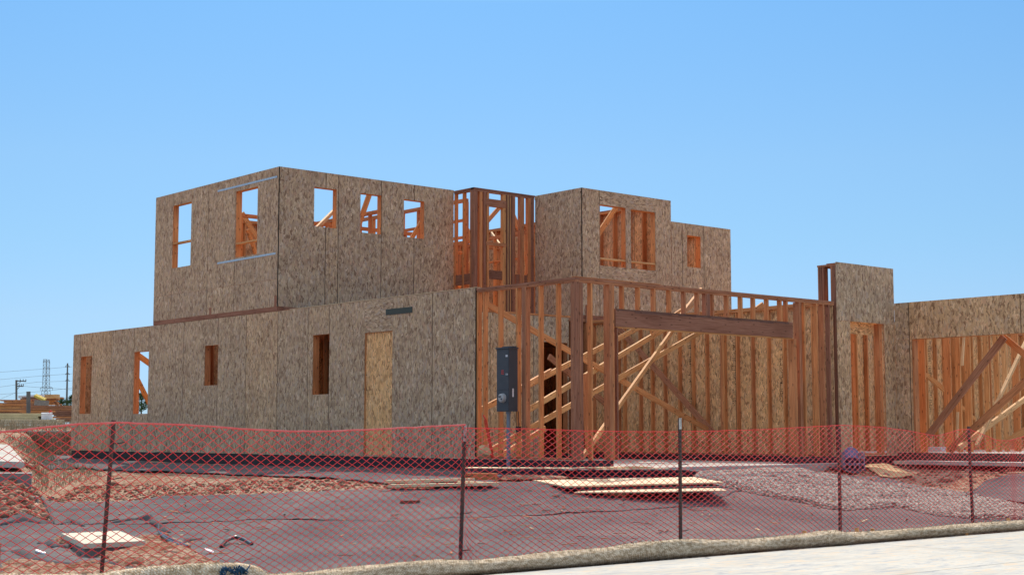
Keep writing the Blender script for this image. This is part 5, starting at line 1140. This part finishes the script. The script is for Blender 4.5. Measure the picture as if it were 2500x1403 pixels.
# utility poles
e_ = empty('utility_pole', tuple(onD(41, 975, 260)), 'short wooden utility pole with two crossarms to one side, leftmost', 'utility pole')
mb = MB(); mb.tube([onD(40, 995, 260), onD(40, 927, 260)], .19, 8); child(e_, mb, 'mast', 'pole')
for (xa, ya, xb, yb) in ((40, 929, 63.5, 930.5), (40, 942, 57, 942.5)):
    mb = MB(); mb.tube([onD(xa, ya, 260), onD(xb, yb, 260)], .11, 6); mb.tube([onD(xa, ya+10, 260), onD((xa+xb)/2, yb, 260)], .05, 5)
    for k in (.4, .7, .98): p = onD(xa+(xb-xa)*k, yb, 260); mb.tube([p, p+ZZ*.4], .07, 6)
    child(e_, mb, 'crossarm', 'pole')
e_ = empty('utility_pole', tuple(onD(163, 975, 420)), 'tall dark pole with drooping insulator arms beside the house corner', 'utility pole')
mb = MB(); mb.tube([onD(162.5, 1000, 420), onD(165, 886, 420)], [.32, .2], 8); child(e_, mb, 'mast', 'pole')
for y in (895, 914, 930):
    for s in (-1, 1):
        mb = MB(); x = 164.6; mb.tube([onD(x, y-6, 420), onD(x+s*5.5, y, 420)], .07, 5); mb.tube([onD(x, y-1, 420), onD(x+s*5.5, y, 420)], .05, 5); child(e_, mb, 'insulator_arm', 'pole')
# lattice tower
D_ = 700; e_ = empty('transmission_tower', tuple(onD(115, 975, D_)), 'pale steel lattice transmission tower above the lumber piles', 'transmission tower')
def Tp(x, y, dd=0): return onD(x, y, D_)+f2*dd
mb = MB(); prof = [(1000, 10, 10), (962, 8, 8), (947, 5.2, 5), (900, 4, 3.5), (877, 3.8, 3.2)]
cxp = lambda y: 113.5+(y-877)*(-.015)
lv = [1000, 980, 962, 953, 945, 936, 927, 918, 909, 900, 892, 884, 877]; pr = lambda y: np.interp(-y, [-1000, -962, -947, -900, -877], [11, 8, 5.4, 4.3, 3.9])
for sd_ in (-2.2, 2.2):
    for i in range(len(lv)-1):
        a, b = lv[i], lv[i+1]
        for s in (-1, 1):
            mb.tube([Tp(cxp(a)+s*pr(a), a, sd_), Tp(cxp(b)+s*pr(b), b, sd_)], .11, 4); mb.tube([Tp(cxp(a)+s*pr(a), a, sd_), Tp(cxp(b)-s*pr(b), b, sd_)], .06, 4)
        mb.tube([Tp(cxp(b)-pr(b), b, sd_), Tp(cxp(b)+pr(b), b, sd_)], .07, 4)
child(e_, mb, 'lattice_body', 'tower')
for y, wd_ in ((882, 8), (899, 8), (916.5, 8), (946, 15)):
    mb = MB(); mb.tube([Tp(113.5-wd_, y), Tp(113.5+wd_, y)], .14, 5)
    for s in (-1, 1): mb.tube([Tp(113.5+s*wd_, y), Tp(113.5+s*wd_, y+7)], .1, 5); mb.tube([Tp(113.5+s*wd_, y), Tp(113.5+s*3, y-5)], .07, 4)
    child(e_, mb, 'crossarm', 'tower')
for i, (pl, d, lab) in enumerate((([(-300, 918), (0, 908), (107, 900), (159, 896), (176, 895)], 500, 'highest'), ([(-300, 934), (0, 926), (100, 917), (159, 913), (176, 912)], 500, 'second highest'), ([(-200, 958), (0, 944), (90, 932), (159, 930), (176, 929)], 470, 'third'), ([(-200, 975), (0, 962), (100, 955), (176, 947)], 470, 'fourth'), ([(57, 942), (75, 944), (110, 946), (176, 951)], 300, 'fifth'), ([(-100, 1000), (0, 974), (40, 957)], 270, 'lowest'))):
    mb = MB(); mb.tube([onD(x, y, d) for x, y in pl], .035*d/400, 4, cap=False); tag(mb.build('power_line', 'tower'), '%s power line crossing the sky at far left' % lab, 'power line', 'power lines')
# trees
def tree(name, x, ytop, ybot, wpx, d, label, seed, nleaf=5000):
    r_ = np.random.default_rng(seed); base = onD(x, ybot, d); H = (ybot-ytop)/F*d; Wd = wpx/F*d
    e_ = empty(name, tuple(base-ZZ*.5), label, 'tree', 'trees behind the lumber')
    mb = MB(); b0 = base-ZZ*1.5; mb.tube([b0, b0+ZZ*(H*.5+1.5), b0+ZZ*(H*.8+1.5)+RT*.1], [Wd*.05, Wd*.035, Wd*.01], 8)
    for k in range(6):
        a = r_.random()*6.28; p = b0+ZZ*(1.5+H*(.2+.08*k)); mb.tube([p, p+(RT*math.cos(a)+f2*math.sin(a))*Wd*.3+ZZ*H*.15], [Wd*.02, Wd*.006], 6)
    child(e_, mb, 'trunk', 'bark')
    nc = 46; ang = r_.random(nc)*6.28; hh = r_.random(nc)**.8; rad = np.sqrt(r_.random(nc))*(.42+.12*r_.random(nc))*np.sin(np.clip(.25+hh*.75, 0, 1)*3.0)**.6
    C_ = base+RT*(np.cos(ang)*rad)[:, None]*Wd+f2*(np.sin(ang)*rad)[:, None]*Wd+ZZ*(hh*.85)[:, None]*H
    cr = (.10+.10*r_.random(nc))*Wd; i = r_.integers(0, nc, nleaf); v = r_.normal(0, 1, (nleaf, 3)); v /= np.linalg.norm(v, axis=1)[:, None]; P = C_[i]+v*(cr[i]*r_.random(nleaf)**.35)[:, None]*np.array([1, 1, .8])
    s = Wd*.022; u = r_.normal(0, 1, (nleaf, 3)); u /= np.linalg.norm(u, axis=1)[:, None]; q = np.cross(u, r_.normal(0, 1, (nleaf, 3))); q /= np.linalg.norm(q, axis=1)[:, None]
    V = np.stack([P-u*s, P+q*s*.6, P+u*s, P-q*s*.6], 1).reshape(-1, 3); t = np.repeat(np.clip(r_.random(nc)[i]*.6+r_.random(nleaf)*.4, 0, 1), 1)
    o = fast_mesh('crown', V, np.arange(4*nleaf).reshape(-1, 4), 'leaf', t); o.parent = e_; o.matrix_parent_inverse = Matrix.Translation(e_.location).inverted()
    return e_
for i, (x, yt, yb, wp, d, lab) in enumerate(((150, 967, 996, 34, 130, 'rounded dark tree between the piles and the tall pole'), (172, 960, 996, 30, 132, 'dark tree touching the house corner'), (193, 965, 998, 36, 133, 'tree hidden mostly by the house corner'), (345, 953, 1003, 46, 120, 'tree seen through the second lower window'), (372, 958, 1003, 40, 122, 'tree right of the one seen in the window'), (-4, 980, 1005, 20, 140, 'small dark tree cut by the left edge'))):
    tree('leafy_tree', x, yt, yb, wp, d, lab, 50+i)
print('objects', len(bpy.data.objects))
